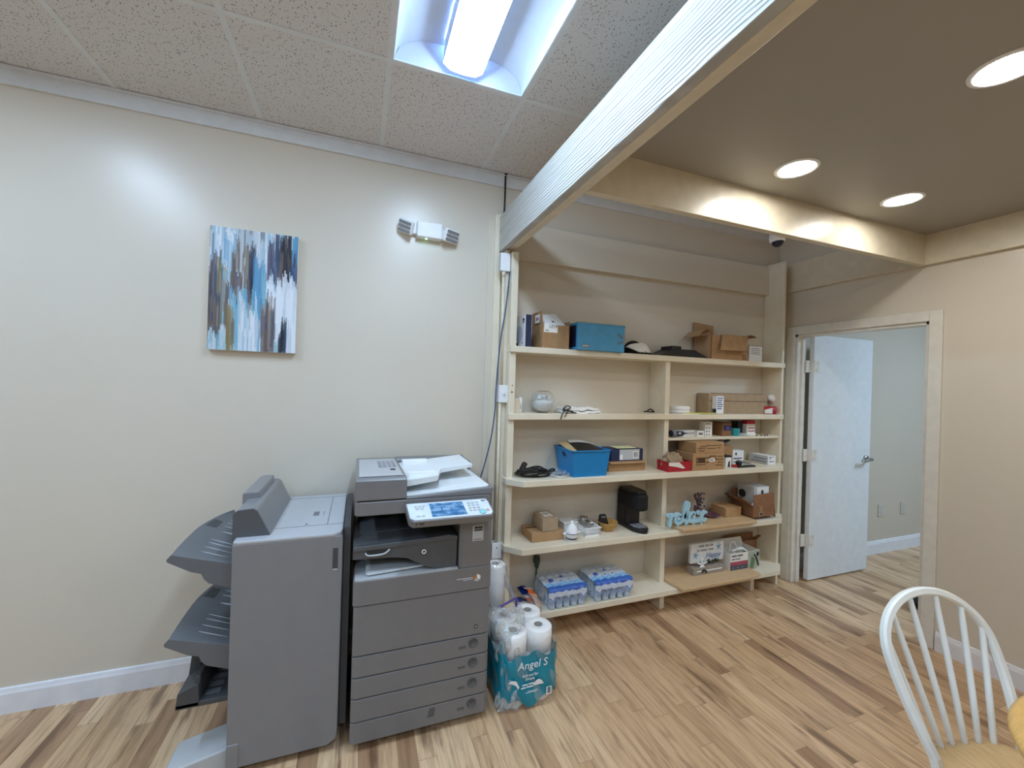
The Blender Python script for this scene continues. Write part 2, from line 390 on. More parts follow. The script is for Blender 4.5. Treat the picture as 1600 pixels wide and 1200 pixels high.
# troffers
def troffer(x0, x1, y0, y1, label, z=CZ, lm='lens'):
    t = thing('ceiling_light', label, 'ceiling light', ((x0+x1)/2, (y0+y1)/2, z), 'troffer lights in the drop ceiling')
    x0 += .013; x1 -= .013; y0 += .013; y1 -= .013; xm = (x0+x1)/2; lw = .092; D = .075
    r = MB()
    for sx in (-1, 1):
        def arc(u, v, sx=sx):
            xa = xm+sx*lw; xb = x0 if sx < 0 else x1; k = u
            return (xa+(xb-xa)*k, y0+(y1-y0)*v, z+.002+D*math.sqrt(max(0, 1-k**2.2)))
        r.grid(arc, 12, 1)
    for ye, s in ((y0, 1), (y1, -1)):
        def end(u, v, ye=ye, s=s):
            x = x0+(x1-x0)*u; k = min(1, abs(x-xm)/(x1-xm)); h = D*math.sqrt(max(0, 1-max(0, (k-.3)/.7)**2.2))
            return (x, ye+s*.055*v*(h/D), z+.002+h*v)
        r.grid(end, 24, 3)
    r.box(x0-.012, x1+.012, y0-.012, y1+.012, z+D+.01, z+D+.03)
    for a in ((x0-.012, x0+.002, y0-.012, y1+.012), (x1-.002, x1+.012, y0-.012, y1+.012), (x0, x1, y0-.012, y0+.002), (x0, x1, y1-.002, y1+.012)): r.box(*a, z-.002, z+.003)
    r.build('reflector', 'reflector', t)
    l = MB(); w = lw
    pr = [(xm-w, z+D), (xm-w*.95, z+.014), (xm-w*.6, z-.008), (xm, z-.013), (xm+w*.6, z-.008), (xm+w*.95, z+.014), (xm+w, z+D)]
    n = len(pr); ya, yb = y0+.012, y1-.012
    v = [(x, ya+(.0 if zz < z+.03 else .05), zz) for x, zz in pr] + [(x, yb-(.0 if zz < z+.03 else .05), zz) for x, zz in pr]
    v = [(x, (y+.03*(1-abs(x-xm)/w*0) if k < n else y-.03), zz) for k, (x, y, zz) in enumerate(v)]
    l.add(v, [(i, i+1, n+i+1, n+i) for i in range(1, n-2)], 0, False)
    l.add(v, [(i, i+1, n+i+1, n+i) for i in (0, n-2)]+[tuple(range(n))[::-1], tuple(range(n, 2*n))], 1, False)
    l.build('lens', [lm, 'reflector'], t)
LB = {0: 'lit troffer light in the ceiling above the copier', 1: 'lit troffer light in the ceiling left of the one above the copier'}
for (x0, x1, y0, y1) in holes:
    nm = ('added fill troffer light far left of the picture near the wall' if (x0 < -3 and y1 > -1) else 'added fill troffer light behind the camera in the far left corner' if x0 < -3 else 'lit troffer light with bright centre lens above the copier' if (x0 > 0 and y1 > -1) else 'lit troffer light left of the picture edge nearest the painting wall' if y1 > -1
          else 'added fill troffer light behind the camera over the middle of the room' if x0 > 0 else 'added fill troffer light behind the camera at the left of the room')
    troffer(x0, x1, y0, y1, nm)
troffer(4.9, 5.51, -2.6, -1.38, 'lit troffer light in the far room beyond the doorway', 2.83, 'lens_far')

# beams and lowered ceiling
b = MB().box(.815, .851, YB, -.002, 2.41, 2.637, 0, .003).box(.853, .90, YB, -.002, 2.412, 2.637, 1, .003)
struct(b.build('trim_3', ['beam', 'beam_cream']), 'long white woodgrain beam running from the wall over the camera')
struct(MB().box(.90, 3.364, -1.0, -.962, 2.41, 2.65, 0, .002).build('trim_4', 'beam_cream'), 'cream beam edging the lowered ceiling in front of the shelves')
struct(MB().box(3.364, 3.40, YB, -.04, 2.41, 2.65, 0, .002).build('trim_5', 'beam_cream'), 'cream beam along the wall above the door')
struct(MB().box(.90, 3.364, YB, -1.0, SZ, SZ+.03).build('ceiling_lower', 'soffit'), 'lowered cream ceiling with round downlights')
struct(MB().box(.903, 3.225, -.04, 0, 2.385, 2.622, 0, .002).build('trim_6', 'wall'), 'cream header board over the shelves')
struct(MB().box(.752, .79, -.012, 0, 0, 2.62).build('trim_7', 'wall'), 'narrow wall strip beside the post')
struct(MB().box(.789, .833, -.045, 0, 0, 2.655, 0, .003).build('trim_8', 'shelf'), 'cream post under the end of the long beam')
# baseboards
def base_prof(d): return [(0, 0), (d*1.0, 0), (d, .09), (d*.75, .1), (d*.55, .112), (0, .115)]
struct(MB().prism([(-a, b_) for a, b_ in base_prof(.016)], 'x', XL, .752).build('baseboard_back', 'trimwhite'), 'white baseboard')
struct(MB().prism([(XR-a, b_) for a, b_ in base_prof(.016)], 'y', YB, -1.092).build('baseboard_right', 'trimwhite'))
struct(MB().prism([(-a, b_*1.1) for a, b_ in base_prof(.016)], 'x', XR2, XF).build('baseboard_far', 'trimwhite'))
struct(MB().prism([(XL+a, b_) for a, b_ in base_prof(.016)], 'y', YB, 0).build('baseboard_left', 'trimwhite'))
# door casing + jamb
c = MB()
for y0, y1 in ((DY0, DY0+.066), (DY1-.066, DY1)): c.box(XR-.018, XR, y0, y1, 0, DZ+.066, 0, .004)
c.box(XR-.018, XR, DY1, DY0, DZ, DZ+.066, 0, .004)
c.box(XR-.001, XR2, DY0-.018, DY0, 0, DZ).box(XR-.001, XR2, DY1, DY1+.018, 0, DZ).box(XR-.001, XR2, DY1, DY0, DZ-.018, DZ)
c.box(XR+.045, XR+.07, DY0-.03, DY0-.017, 0, DZ-.018).box(XR+.045, XR+.07, DY1+.017, DY1+.03, 0, DZ-.018)
struct(c.build('trim_9', 'casing'), 'pale door casing and jamb')
d = struct(MB().box(3.538, 4.305, -.222, -.184, .012, 2.055, 0, .002).build('door_1', 'door', origin=(3.53, -.2, 0)), 'white door standing open into the far room')
for z in (.34, 1.05, 1.79):
    MB().box(3.478, 3.545, -.2, -.186, z-.05, z+.05, 0, .002).cyl((3.518, -.19, z-.05), (3.518, -.19, z+.05), .008, n=10).box(3.537, 3.6, -.2245, -.2215, z-.05, z+.05).cyl((3.58, -.226, z+.03), (3.58, -.2235, z+.03), .004, n=8, mi=1).cyl((3.56, -.226, z-.03), (3.56, -.2235, z-.03), .004, n=8, mi=1).build('hinge', ['casing', 'inkgrey'], d)
MB().lathe([(.0, 0), (.033, 0), (.03, .012), (.0, .014)], n=20, T=Matrix.Translation((4.245, -.222, 1.0)) @ Matrix.Rotation(PI/2, 4, 'X')).cyl((4.245, -.222, 1.0), (4.245, -.275, 1.0), .012, n=12).tube(smooth_path([(4.25, -.272, 1.0), (4.21, -.275, .998), (4.17, -.272, .992), (4.13, -.265, .992)], 5), [.012]*10+[.011]*6, 10).build('door_handle', 'chrome', d)
MB().box(4.3, 4.3065, -.215, -.19, .96, 1.04).build('latch_plate', 'chrome', d)
# far room sockets
for k, (px, py) in enumerate(((1376, 797), (1411, 793))):
    p = at_y(px, py, -.004)
    o = MB().box(p.x-.04, p.x+.04, -.008, 0, p.z-.062, p.z+.062, 0, .003).box(p.x-.02, p.x+.02, -.0095, -.008, p.z+.008, p.z+.042, 1).box(p.x-.02, p.x+.02, -.0095, -.008, p.z-.042, p.z-.008, 1).build('wall_socket', ['farwall', 'cop_light'])
    tag(o, ['wall socket in the far room nearer the open door', 'wall socket in the far room nearer the right door casing'][k], 'socket', 'far room wall sockets')
# thing on the far room floor
o = MB().sphere((3.97, -.75, .045), (.12, .05, .045), 16, 10).sphere((4.05, -.745, .055), (.05, .045, .055), 14, 10).build('shoe', 'blackmatte')
tag(o, 'small black object lying on the floor just past the doorway', 'shoe')

# downlights
for k, (x, y) in enumerate(((1.856, -1.225), (2.642, -1.232), (1.86, -1.88), (2.645, -1.885), (1.86, -3.3), (2.645, -3.3), (1.86, -4.7), (2.645, -4.7))):  # the one just out of view is added for light, rear ones unseen
    lab = ['round downlight nearest the long white beam, above the shelves', 'round downlight farthest from the camera, nearer the door wall', 'round downlight at the right edge of the picture',
           'added round downlight just out of view at the right', 'unseen round downlight behind the camera beside the long beam', 'unseen round downlight behind the camera by the right wall', 'unseen round downlight at the back of the room beside the long beam', 'unseen round downlight at the back of the room by the right wall'][k]
    t = thing('downlight', lab, 'downlight', (x, y, SZ), 'round downlights in the lowered ceiling')
    MB().lathe([(.072, -.002), (.075, -.006), (.088, -.004), (.09, .001), (.072, .001)], (x, y, SZ), 32).build('trim_ring', 'white', t)
    MB().lathe([(0.0, -.004), (.05, -.0038), (.0725, -.002)], (x, y, SZ), 32).build('lens', 'downlens', t)
# dome camera on the hidden side of the cream beam
t = thing('security_camera', 'small dark domed camera under the cream beam above the shelves', 'camera', (2.14, -.925, 2.40))
MB().lathe([(.0, .05), (.035, .05), (.04, .02), (.036, 0), (.03, -.004)], (2.14, -.925, 2.40), 20).build('housing', 'white', t)
MB().sphere((2.14, -.928, 2.398), .03, 18, 12).build('dome', mat('dark_blue_dome', '#0b0f2a', .12), t)
MB().box(2.10, 2.18, -.962, -.925, 2.43, 2.47).build('bracket', 'white', t)

# ================================================================== ON THE WALL
def painting():
    W, H, nx, ny = .402, .634, 130, 110
    random.seed(23)
    P = {'w': '#dfe6ee', 'lb': '#9dbfd2', 'b': '#5f9cc0', 'mb': '#3f7fae', 'db': '#2c4566', 'n': '#191f33', 'br': '#6b5d52', 'tp': '#8b8178', 'ol': '#857a45', 'pg': '#c3cdd6', 'te': '#7fb3c2', 'k': '#0d1420', 'pu': '#5d566c'}
    P = {k: Vector(lin(v)[:3]) for k, v in P.items()}
    g = [[P['pg'].copy() for _ in range(ny)] for _ in range(nx)]
    def stroke(cx, w, y0, y1, c, a=.85):
        """one vertical brush stroke: cx,w,y0,y1 in 0..1, y up"""
        for i in range(max(0, int((cx-w/2)*nx)), min(nx, int((cx+w/2)*nx)+1)):
            j0 = y0+random.uniform(-.035, .035); j1 = y1+random.uniform(-.035, .035); st = random.uniform(.7, 1)
            for j in range(max(0, int(j0*ny)), min(ny, int(j1*ny))): g[i][j] = g[i][j].lerp(P[c], a*st)
    def patch(x0, x1, y0, y1, cs, n, wmin=.010, wmax=.046, hmin=.14, hmax=.40, a=.8):
        for _ in range(n):
            h = random.uniform(hmin, hmax); yc = random.uniform(y0, y1); stroke(random.uniform(x0, x1), random.uniform(wmin, wmax), yc-h/2, yc+h/2, random.choice(cs), a)
    patch(0, 1, 0, 1, ['w', 'lb', 'pg', 'te', 'pg', 'b'], 260)
    patch(.0, .6, .75, 1, ['w', 'pg', 'w', 'lb', 'tp', 'pu'], 60)
    patch(.1, .3, .55, .9, ['w', 'lb', 'w', 'b'], 40)
    patch(.0, .12, .15, .65, ['n', 'pu', 'br', 'db', 'br'], 42)
    patch(.08, .22, .2, .6, ['tp', 'br', 'db', 'te', 'ol'], 30)
    patch(.24, .5, .42, .72, ['br', 'pu', 'n', 'br', 'tp', 'db'], 70)
    patch(.3, .42, .6, .98, ['tp', 'ol', 'pg', 'br'], 16, .01, .03)
    patch(.46, .54, .38, .66, ['n', 'k', 'n'], 12)
    patch(.5, .62, .35, .62, ['mb', 'b', 'b', 'te'], 34)
    patch(.24, .42, .15, .4, ['te', 'te', 'lb', 'b'], 34)
    patch(.66, .78, .62, .86, ['db', 'pu', 'b', 'db'], 26)
    patch(.8, .93, .66, .95, ['n', 'k', 'n', 'br'], 36)
    patch(.95, 1, .7, 1, ['b', 'b', 'mb'], 12)
    patch(.92, 1, .48, .7, ['pu', 'mb', 'db'], 20)
    patch(.68, 1, .22, .52, ['w', 'w', 'w', 'lb'], 64, .02, .06)
    patch(.86, 1, 0, .4, ['w', 'w', 'pg'], 40, .02, .06)
    patch(.34, .56, .0, .28, ['w', 'w', 'pg', 'lb'], 44)
    patch(.6, .74, .08, .32, ['br', 'pu', 'tp', 'br', 'db'], 36)
    patch(.18, .28, .06, .26, ['br', 'ol', 'tp'], 18)
    patch(.0, .2, .0, .14, ['w', 'pg', 'te'], 18, hmax=.14)
    patch(.8, .88, .0, .2, ['k', 'db', 'k', 'n'], 16, .012, .03)
    x0, z0, y = -.735, 1.70, -.036
    mb = MB().box(x0, x0+W, y+.001, -.002, z0, z0+H)
    vs = []; fs = []; cols = []
    for i in range(nx):
        for j in range(ny):
            k = len(vs); a, b_, c_, d_ = x0+W*i/nx, x0+W*(i+1)/nx, z0+H*j/ny, z0+H*(j+1)/ny
            vs += [(a, y, c_), (b_, y, c_), (b_, y, d_), (a, y, d_)]; fs.append((k, k+1, k+2, k+3)); cols.append(g[i][j])
    t = NT('brushed_acrylic_paint'); t.set(Roughness=.4)
    at = t.n('ShaderNodeVertexColor', layer_name='paint'); t.l(at.outputs[0], t.b.inputs['Base Color'])
    t.bump(t.noise(t.mapping(t.coord(), scale=(160, 160, 9)), 1, 3), .3, .001)
    pm = thing('painting', 'abstract canvas painting of blue, white, black and brown vertical strokes on the wall', 'painting', (x0+W/2, -.018, z0))
    mb.build('canvas', 'paper', pm)
    o = MB().add(vs, fs).build('painted_face', t.m, pm)
    ca = o.data.color_attributes.new('paint', 'FLOAT_COLOR', 'CORNER'); buf = []
    for c_ in cols: buf += [c_.x, c_.y, c_.z, 1]*4
    ca.data.foreach_set('color', buf)
painting()

t = thing('emergency_light', 'white emergency light with two swivelled lamp heads high on the wall', 'emergency light', (.372, 0, 2.41))
MB().box(.297, .447, -.058, 0, 2.432, 2.525, 0, .006).box(.262, .30, -.035, 0, 2.45, 2.51, 0, .005).box(.445, .48, -.035, 0, 2.44, 2.50, 0, .005).build('body', 'white', t)
for s, cx, cz, rz, rx in ((-1, .232, 2.478, .75, -.35), (1, .503, 2.46, -.35, -.35)):
    T = Matrix.Translation((cx, -.055, cz)) @ Matrix.Rotation(-rz, 4, 'Z') @ Matrix.Rotation(-rx, 4, 'X') @ Matrix.Rotation(.42 if s < 0 else .06, 4, 'Y') @ Matrix.Scale(1.1, 4)
    h = MB().box(-.046, .046, -.012, .014, -.036, .036, 0, .010, T=T).cyl(T @ Vector((0, .02, 0)), ((.28, -.015, 2.48) if s < 0 else (.465, -.015, 2.465)), .014, n=10).build('lamp_head', 'white', t)
    q = MB()
    for k in (-1, 0, 1): q.box(-.037, .037, -.0145, -.011, k*.021-.008, k*.021+.008, 0, .003, T=T)
    q.build('lamp_lens', mat('ribbed_grey_lens', '#8f959b', .2, metal=.4, vscale=260, var=.3), h)
MB().cyl((.355, -.03, 2.432), (.355, -.03, 2.428), .005, n=8).build('indicator', 'green_led', t)

# switch boxes, conduit, cables in the recess between post and shelves
def plate(name, px, py, w, h, label, cat, yb=-.148):
    p = at_y(px, py, yb); t = thing(name, label, cat, (p.x, 0, p.z-h/2))
    MB().box(p.x-w/2+.003, p.x+w/2-.003, yb+.004, yb+.055, p.z-h/2+.003, p.z+h/2-.003, 0, .003).build('box', 'cop_light', t)
    MB().box(p.x-w/2, p.x+w/2, yb-.002, yb+.004, p.z-h/2, p.z+h/2, 0, .003).build('cover_plate', 'white', t)
    return t, p
struct(MB().box(.838, .862, -.125, 0, 0, 2.405, 0, .002).build('trim_10', 'shelf'), 'narrow cream board behind the conduit')
t, p = plate('junction_box', 790, 409.5, .062, .112, 'white junction box at the top of the conduit under the long beam', 'electrical box')
t, p = plate('light_switch', 787, 615.5, .066, .108, 'white light switch box halfway up the conduit left of the shelves', 'switch')
MB().box(p.x-.006, p.x+.006, -.152, -.149, p.z-.016, p.z+.012, 0).box(p.x-.004, p.x+.006, -.166, -.149, p.z-.002, p.z+.008, 0, .002).build('toggle', 'cop_pale', t)
t, p = plate('outlet_box', 776, 860.5, .064, .098, 'white outlet box low on the wall between copier and shelves', 'electrical box')
MB().cyl((p.x, -.152, p.z+.02), (p.x, -.149, p.z+.02), .004, n=8).build('screw', 'inkgrey', t)
q = [at_y(a, b_, -.135) for a, b_ in ((787, 424), (783.5, 601), (781, 630), (774, 850))]
o = MB().tube([q[0], q[1]], .0075, 10).tube([q[2], q[3]], .0075, 10).tube([q[0]+Vector((0, 0, -.03)), q[0]], .012, 10).build('conduit', 'conduit')
tag(o, 'thin cream conduit linking the three white boxes on the wall', 'conduit')
q = [at_y(a, b_, c_) for a, b_, c_ in ((796.5, 424, -.15), (794, 450, -.152), (789, 490, -.155), (783, 525, -.155), (778, 570, -.155), (775, 610, -.16), (773.5, 640, -.16), (768, 680, -.15), (760, 715, -.14), (750, 750, -.13), (744, 775, -.12), (742, 810, -.11))]
o = MB().tube(smooth_path(q, 6), .0045, 8).build('network_cable', 'bluecable')
tag(o, 'slate blue cable hanging from the top box down behind the copier', 'cable')
o = MB().tube([(.853, -.02, 2.935), (.852, -.021, 2.75), (.85, -.022, 2.64)], .006, 8).lathe([(.0, .004), (.013, .004), (.015, 0), (.013, -.006), (0, -.008)], (.853, -.021, 2.926), 12).build('ceiling_cable', 'black')
tag(o, 'short black cable dropping from the ceiling tiles behind the long beam', 'cable')
# ================================================================== COPIER
def copier():
    t = thing('photocopier', 'large grey office photocopier with colour touch panel against the wall', 'photocopier', (.30, -.39, 0))
    F = -.72
    b = MB().box(.006, .60, F+.035, -.07, .05, .72, 0, .008).box(.03, .57, F+.06, -.1, .02, .05, 1)
    b.box(.006, .60, -.16, -.07, .70, 1.0, 0, .004)                       # rear pillar wall of the cavity
    b.box(.0, .012, F+.30, -.1, .72, 1.0, 1)
    b.build('body', ['cop', 'cop_dark2'], t)
    for x in (.07, .53):
        for y in (-.62, -.16): MB().cyl((x-.015, y, .026), (x+.015, y, .026), .026, n=14).build('caster', 'black', t)
    MB().prism([(.0, F+.004), (.02, F-.006), (.585, F-.006), (.605, F+.004), (.605, -.1), (.0, -.1)], 'z', .617, .722, 0, .004).build('front_cover', 'cop', t)
    c = MB().prism([(.006, F), (.03, F-.004), (.44, F-.004), (.446, F), (.446, -.3), (.006, -.3)], 'z', .722, .727, 0)
    c.build('tray_floor', 'cop_light', t)
    # rounded logo cube mark
    x, z = .535, .672
    mk = MB()
    def hexp(cx, cz, r, a): return (cx+r*math.cos(a), F-.0075, cz+r*math.sin(a))
    for k, m_ in enumerate((1, 0, 2)):
        a0 = math.radians(30+120*k); ctr = (x, F-.0075, z)
        mk.quad(ctr, hexp(x, z, .018, a0-PI/3), hexp(x, z, .018, a0), hexp(x, z, .018, a0+PI/3), m_)
    mk.box(.44, .515, F-.0068, F-.006, .674, .676, 1).box(.47, .515, F-.0068, F-.006, .667, .6685, 1)
    mk.build('emblem', [mat('orange_mark', '#b57b4c', .5), 'white', 'cop_light'], t)
    def front(name, z0, z1, btn=True):
        o = MB().prism([(.004, F+.006), (.018, F-.003), (.587, F-.003), (.602, F+.006), (.602, F+.06), (.004, F+.06)], 'z', z0+.0022, z1-.0022, 0, .003).build(name, 'cop', t)
        zc = (z0+z1)/2+.012
        if btn:
            T = Matrix.Translation((.527, F-.003, zc)) @ Matrix.Rotation(PI/2, 4, 'X')
            MB().lathe([(0, .0016), (.0185, .0016), (.019, .003), (.0215, .003), (.0225, 0)], n=24, T=T).build('button', 'cop_dark', o)
            m = MB()
            for q in range(4): m.box(.46+q*.0085, .466+q*.0085, F-.0042, F-.003, zc-.019, zc-.008)
            m.build('size_mark', 'cop_dark', o)
        return o
    o = front('front_door', .405, .617, False)
    MB().box(.53, .545, F-.0045, F-.003, .438, .452, 0).box(.533, .542, F-.005, F-.004, .444, .447, 1).build('switch_mark', ['line', 'white'], o)
    for z0, z1 in ((.314, .405), (.225, .314), (.127, .225), (.035, .127)): o = front('paper_drawer', z0, z1)
    MB().quad((.325, F-.0036, .075), (.355, F-.0036, .075), (.36, F-.0036, .115), (.335, F-.0036, .115)).build('scuff', 'cop_dark', o)
    MB().box(.01, .596, F+.008, F+.05, .05, .70).build('dark_gap', 'line', t)
    # column right of the output cavity
    col = MB().prism([(.449, F+.005), (.462, F-.004), (.585, F-.004), (.603, F+.006), (.603, -.1), (.449, -.1)], 'z', .722, .93, 0, .003).build('side_column', 'cop', t)
    s = MB().box(.508, .56, F-.0052, F-.004, .842, .912, 0).box(.517, .556, F-.0062, F-.005, .888, .908, 1)
    s.text('AMCO', (.5185, F-.0064, .893), .0122, mi=0).box(.514, .555, F-.0062, F-.005, .848, .851, 2)
    s.build('sticker', ['cop_light', 'ink', 'inkgrey'], col)
    # inner tray
    MB().prism([(-.004, .808), (.16, .800), (.22, .79), (.30, .745), (.345, .727), (.442, .727), (.442, .868), (.40, .878), (.33, .873), (-.004, .862)], 'y', F+.014, F+.03, 0, .003).build('tray_front', 'cop_dark', t)
    MB().prism([(-.004, .842), (.442, .855), (.442, .868), (.40, .878), (.33, .873), (-.004, .862)], 'y', F+.008, -.2, 0, .003).prism([(-.003, .862), (.25, .868), (.25, .874), (.0, .868)], 'y', F+.16, -.2, 0).build('inner_tray', 'cop_dark', t)
    T = Matrix.Translation((.292, F+.0125, .812)) @ Matrix.Rotation(PI/2, 4, 'X')
    MB().lathe([(0, .0), (.005, .0), (.005, .002), (.0105, .002), (.0105, 0)], n=16, T=T).build('release_ring', 'white', t)
    MB().tube(smooth_path([(.045, F+.011, .834), (.06, F+.008, .822), (.12, F+.007, .824), (.145, F+.011, .84)], 6), .004, 8).box(.05, .14, F+.0115, F+.0135, .828, .84, 1).build('pull_lip', ['cop_light', 'line'], t)
    MB().prism([(.05, F+.10), (.05, F+.03), (.06, F+.02), (.35, F+.05), (.40, F+.2), (.40, -.3), (.05, -.3)], 'z', .733, .741, 0).build('lower_sheet', 'cop_pale', t)
    MB().box(.012, .449, -.30, -.285, .727, 1.0).build('cavity_back', 'blackmatte', t)
    # scanner + document feeder
    MB().prism([(-.002, F+.012), (.016, F-.002), (.587, F-.002), (.603, F+.012), (.603, -.075), (-.002, -.075)], 'z', .994, 1.053, 0, .004).build('scanner_unit', 'cop', t)
    MB().box(.02, .59, F+.012, -.09, 1.052, 1.060).build('scanner_gap', 'line', t)
    a = MB().prism([(F-.002, 1.058), (F-.002, 1.142), (F+.012, 1.152), (-.10, 1.128), (-.075, 1.12), (-.075, 1.058)], 'x', -.002, .208, 0, .004)
    a.prism([(-.150, 1.06), (-.150, 1.118), (-.140, 1.128), (-.1, 1.132), (-.075, 1.12), (-.075, 1.06)], 'x', .206, .60, 0, .004)
    a.prism([(.206, 1.054), (.595, 1.054), (.603, 1.066), (.603, 1.084), (.206, 1.061)], 'y', F-.002, -.14, 0, .003)
    a.box(.575, .602, -.30, -.10, 1.07, 1.128, 0, .006)
    ad = a.build('document_feeder', 'cop', t)
    MB().prism([(F+.03, 1.1532), (-.16, 1.1302), (-.16, 1.1312), (F+.03, 1.1542)], 'x', .012, .195, 0).box(.15, .172, -.545, -.52, 1.1475, 1.15, 1).build('feeder_lid', ['lid_toplit', 'line'], ad)  # thin top sheet, its paler grey stands for light from above
    m = MB()
    for r_ in range(5):
        for q in range(4): m.box(.10+q*.022, .118+q*.022, -.45+r_*.045, -.447+r_*.045, 1.1435-r_*.0022, 1.1465-r_*.0022)
    m.build('printed_icons', 'inkgrey', ad)
    TP_ = Matrix.Translation((.21, 0, 1.0605)) @ Matrix.Rotation(-.058, 4, 'Y') @ Matrix.Translation((-.21, 0, 0))
    pts = [(.21, -.705), (.575, -.705), (.59, -.69), (.585, -.35), (.50, -.20), (.21, -.17)]
    MB().prism(pts, 'z', 0, .008, 0, .002, T=TP_).prism([(.36, -.67), (.575, -.68), (.575, -.3), (.42, -.25)], 'z', .007, .012, 0, .002, T=TP_).build('output_plate', 'cop_pale', ad)
    MB().box(.2075, .212, -.69, -.2, 1.066, 1.125).build('output_slot', 'line', ad)
    def tray(u, v):
        x = .212+.335*u; fr = -.665 if u < .42 else -.665+.13*min(1, (u-.42)/.1); y = fr+(-.25-fr)*v
        z = 1.112+.010*math.sin(u*PI)*.5+.034*u**1.5
        return (x, y, z+.012)
    g = MB().grid(tray, 30, 14)
    g.grid(lambda u, v: tuple(Vector(tray(u, v))-Vector((0, 0, .014 if u < .95 else .01))), 30, 14)
    for v_ in (0, 1):
        g.grid(lambda u, v, v_=v_: tuple(Vector(tray(u, v_))-Vector((0, 0, v*(.028-.014*u)))), 30, 1, 0, False)
    g.grid(lambda u, v: tuple(Vector(tray(1, u))-Vector((0, 0, v*.014))), 14, 1, 0, False)
    it = g.build('input_tray', 'cop_pale', ad)
    MB().box(.225, .355, -.60, -.585, 1.125, 1.146, 0, .003).build('paper_guide', 'white', it); MB().box(.225, .355, -.335, -.285, 1.125, 1.150, 0, .004).build('paper_guide', 'white', it)
    MB().cyl((.29, -.53, 1.120), (.29, -.53, 1.1305), .005, n=8).build('sensor_dot', 'ink', it)
    # operation panel, tilted towards the user
    ang = math.radians(24); Y1, Z1 = -.735, 1.038
    T = Matrix.Translation((0, Y1, Z1)) @ Matrix.Rotation(ang, 4, 'X')      # local: x, y (0 at the back edge, negative to the front), z up from the panel face
    L = .112
    p = MB().prism([(.2, 0), (.56, 0), (.572, -.02), (.578, -L+.02), (.565, -L), (.225, -L), (.208, -L+.02)], 'z', -.036, 0, 0, .004, T=T)
    p.box(.215, .57, -.735, -.705, .965, 1.035, 0, .004)
    op = p.build('operation_panel', 'cop', t)
    MB().prism([(.206, -.004), (.556, -.004), (.566, -.02), (.571, -L+.022), (.56, -L+.006), (.23, -L+.006), (.214, -L+.02)], 'z', 0, .0025, 0, T=T).build('panel_face', mat('panel_face_pale', '#d5dee6', .35), op)
    def scr():
        n = NT('touch_screen'); n.set(Roughness=.15)
        c = n.coord(); g_ = n.noise(n.mapping(c, scale=(30, 60, 60)), 1, 2)
        col_ = n.ramp(g_, [(.3, '#27557f'), (.5, '#3f709c'), (.7, '#7f9fbe')]); n.l(col_, n.b.inputs['Base Color']); n.l(col_, n.b.inputs['Emission Color']); n.b.inputs['Emission Strength'].default_value = .12; return n.m
    sc = MB().quad(T @ Vector((.305, -L+.016, .0032)), T @ Vector((.457, -L+.016, .0032)), T @ Vector((.447, -.012, .0032)), T @ Vector((.300, -.012, .0032))).build('touch_screen', scr(), op)
    m = MB()
    for (u0, u1, w0, w1) in ((.318, .348, -.062, -.045), (.354, .386, -.062, -.045), (.318, .40, -.036, -.031)): m.box(u0, u1, w0, w1, .0034, .0038, T=T)
    m.build('screen_icons', mat('pale_screen_blue', '#86a9cc', .3), sc)
    k = MB()
    for r_ in range(4):
        for q in range(3): k.box(.468+q*.019, .482+q*.019, -.03-r_*.016, -.021-r_*.016, .0025, .005, 0, .001, T=T)
    for q in range(3): k.box(.236+q*.016, .248+q*.016, -.03, -.022, .0025, .0045, 0, T=T)
    for q in range(2): k.box(.24+q*.02, .255+q*.02, -.044, -.036, .0025, .0045, 0, T=T).box(.24+q*.02, .255+q*.02, -L+.022, -L+.03, .0025, .0045, 0, T=T)
    k.box(.535, .553, -.02, -.012, .0025, .004, 1, T=T)
    k.build('keypad', ['cop_light', 'inkgrey'], op)
    MB().lathe([(0, .007), (.013, .007), (.0155, .0025)], (.527, -L+.024, 0), 20, T=T).build('start_button', mat('start_button_aqua', '#8fd3d6', .35), op)
    MB().lathe([(0, .006), (.006, .006), (.008, .0025)], (.552, -L+.034, 0), 14, T=T).build('stop_button', mat('stop_button_pink', '#d9a7a4', .4), op)
    MB().box(.236, .242, -L-.001, -L+.002, -.017, -.011, 0, T=T).box(.25, .27, -L-.001, -L+.002, -.018, -.012, 0, T=T).build('usb_port', 'line', op)
copier()

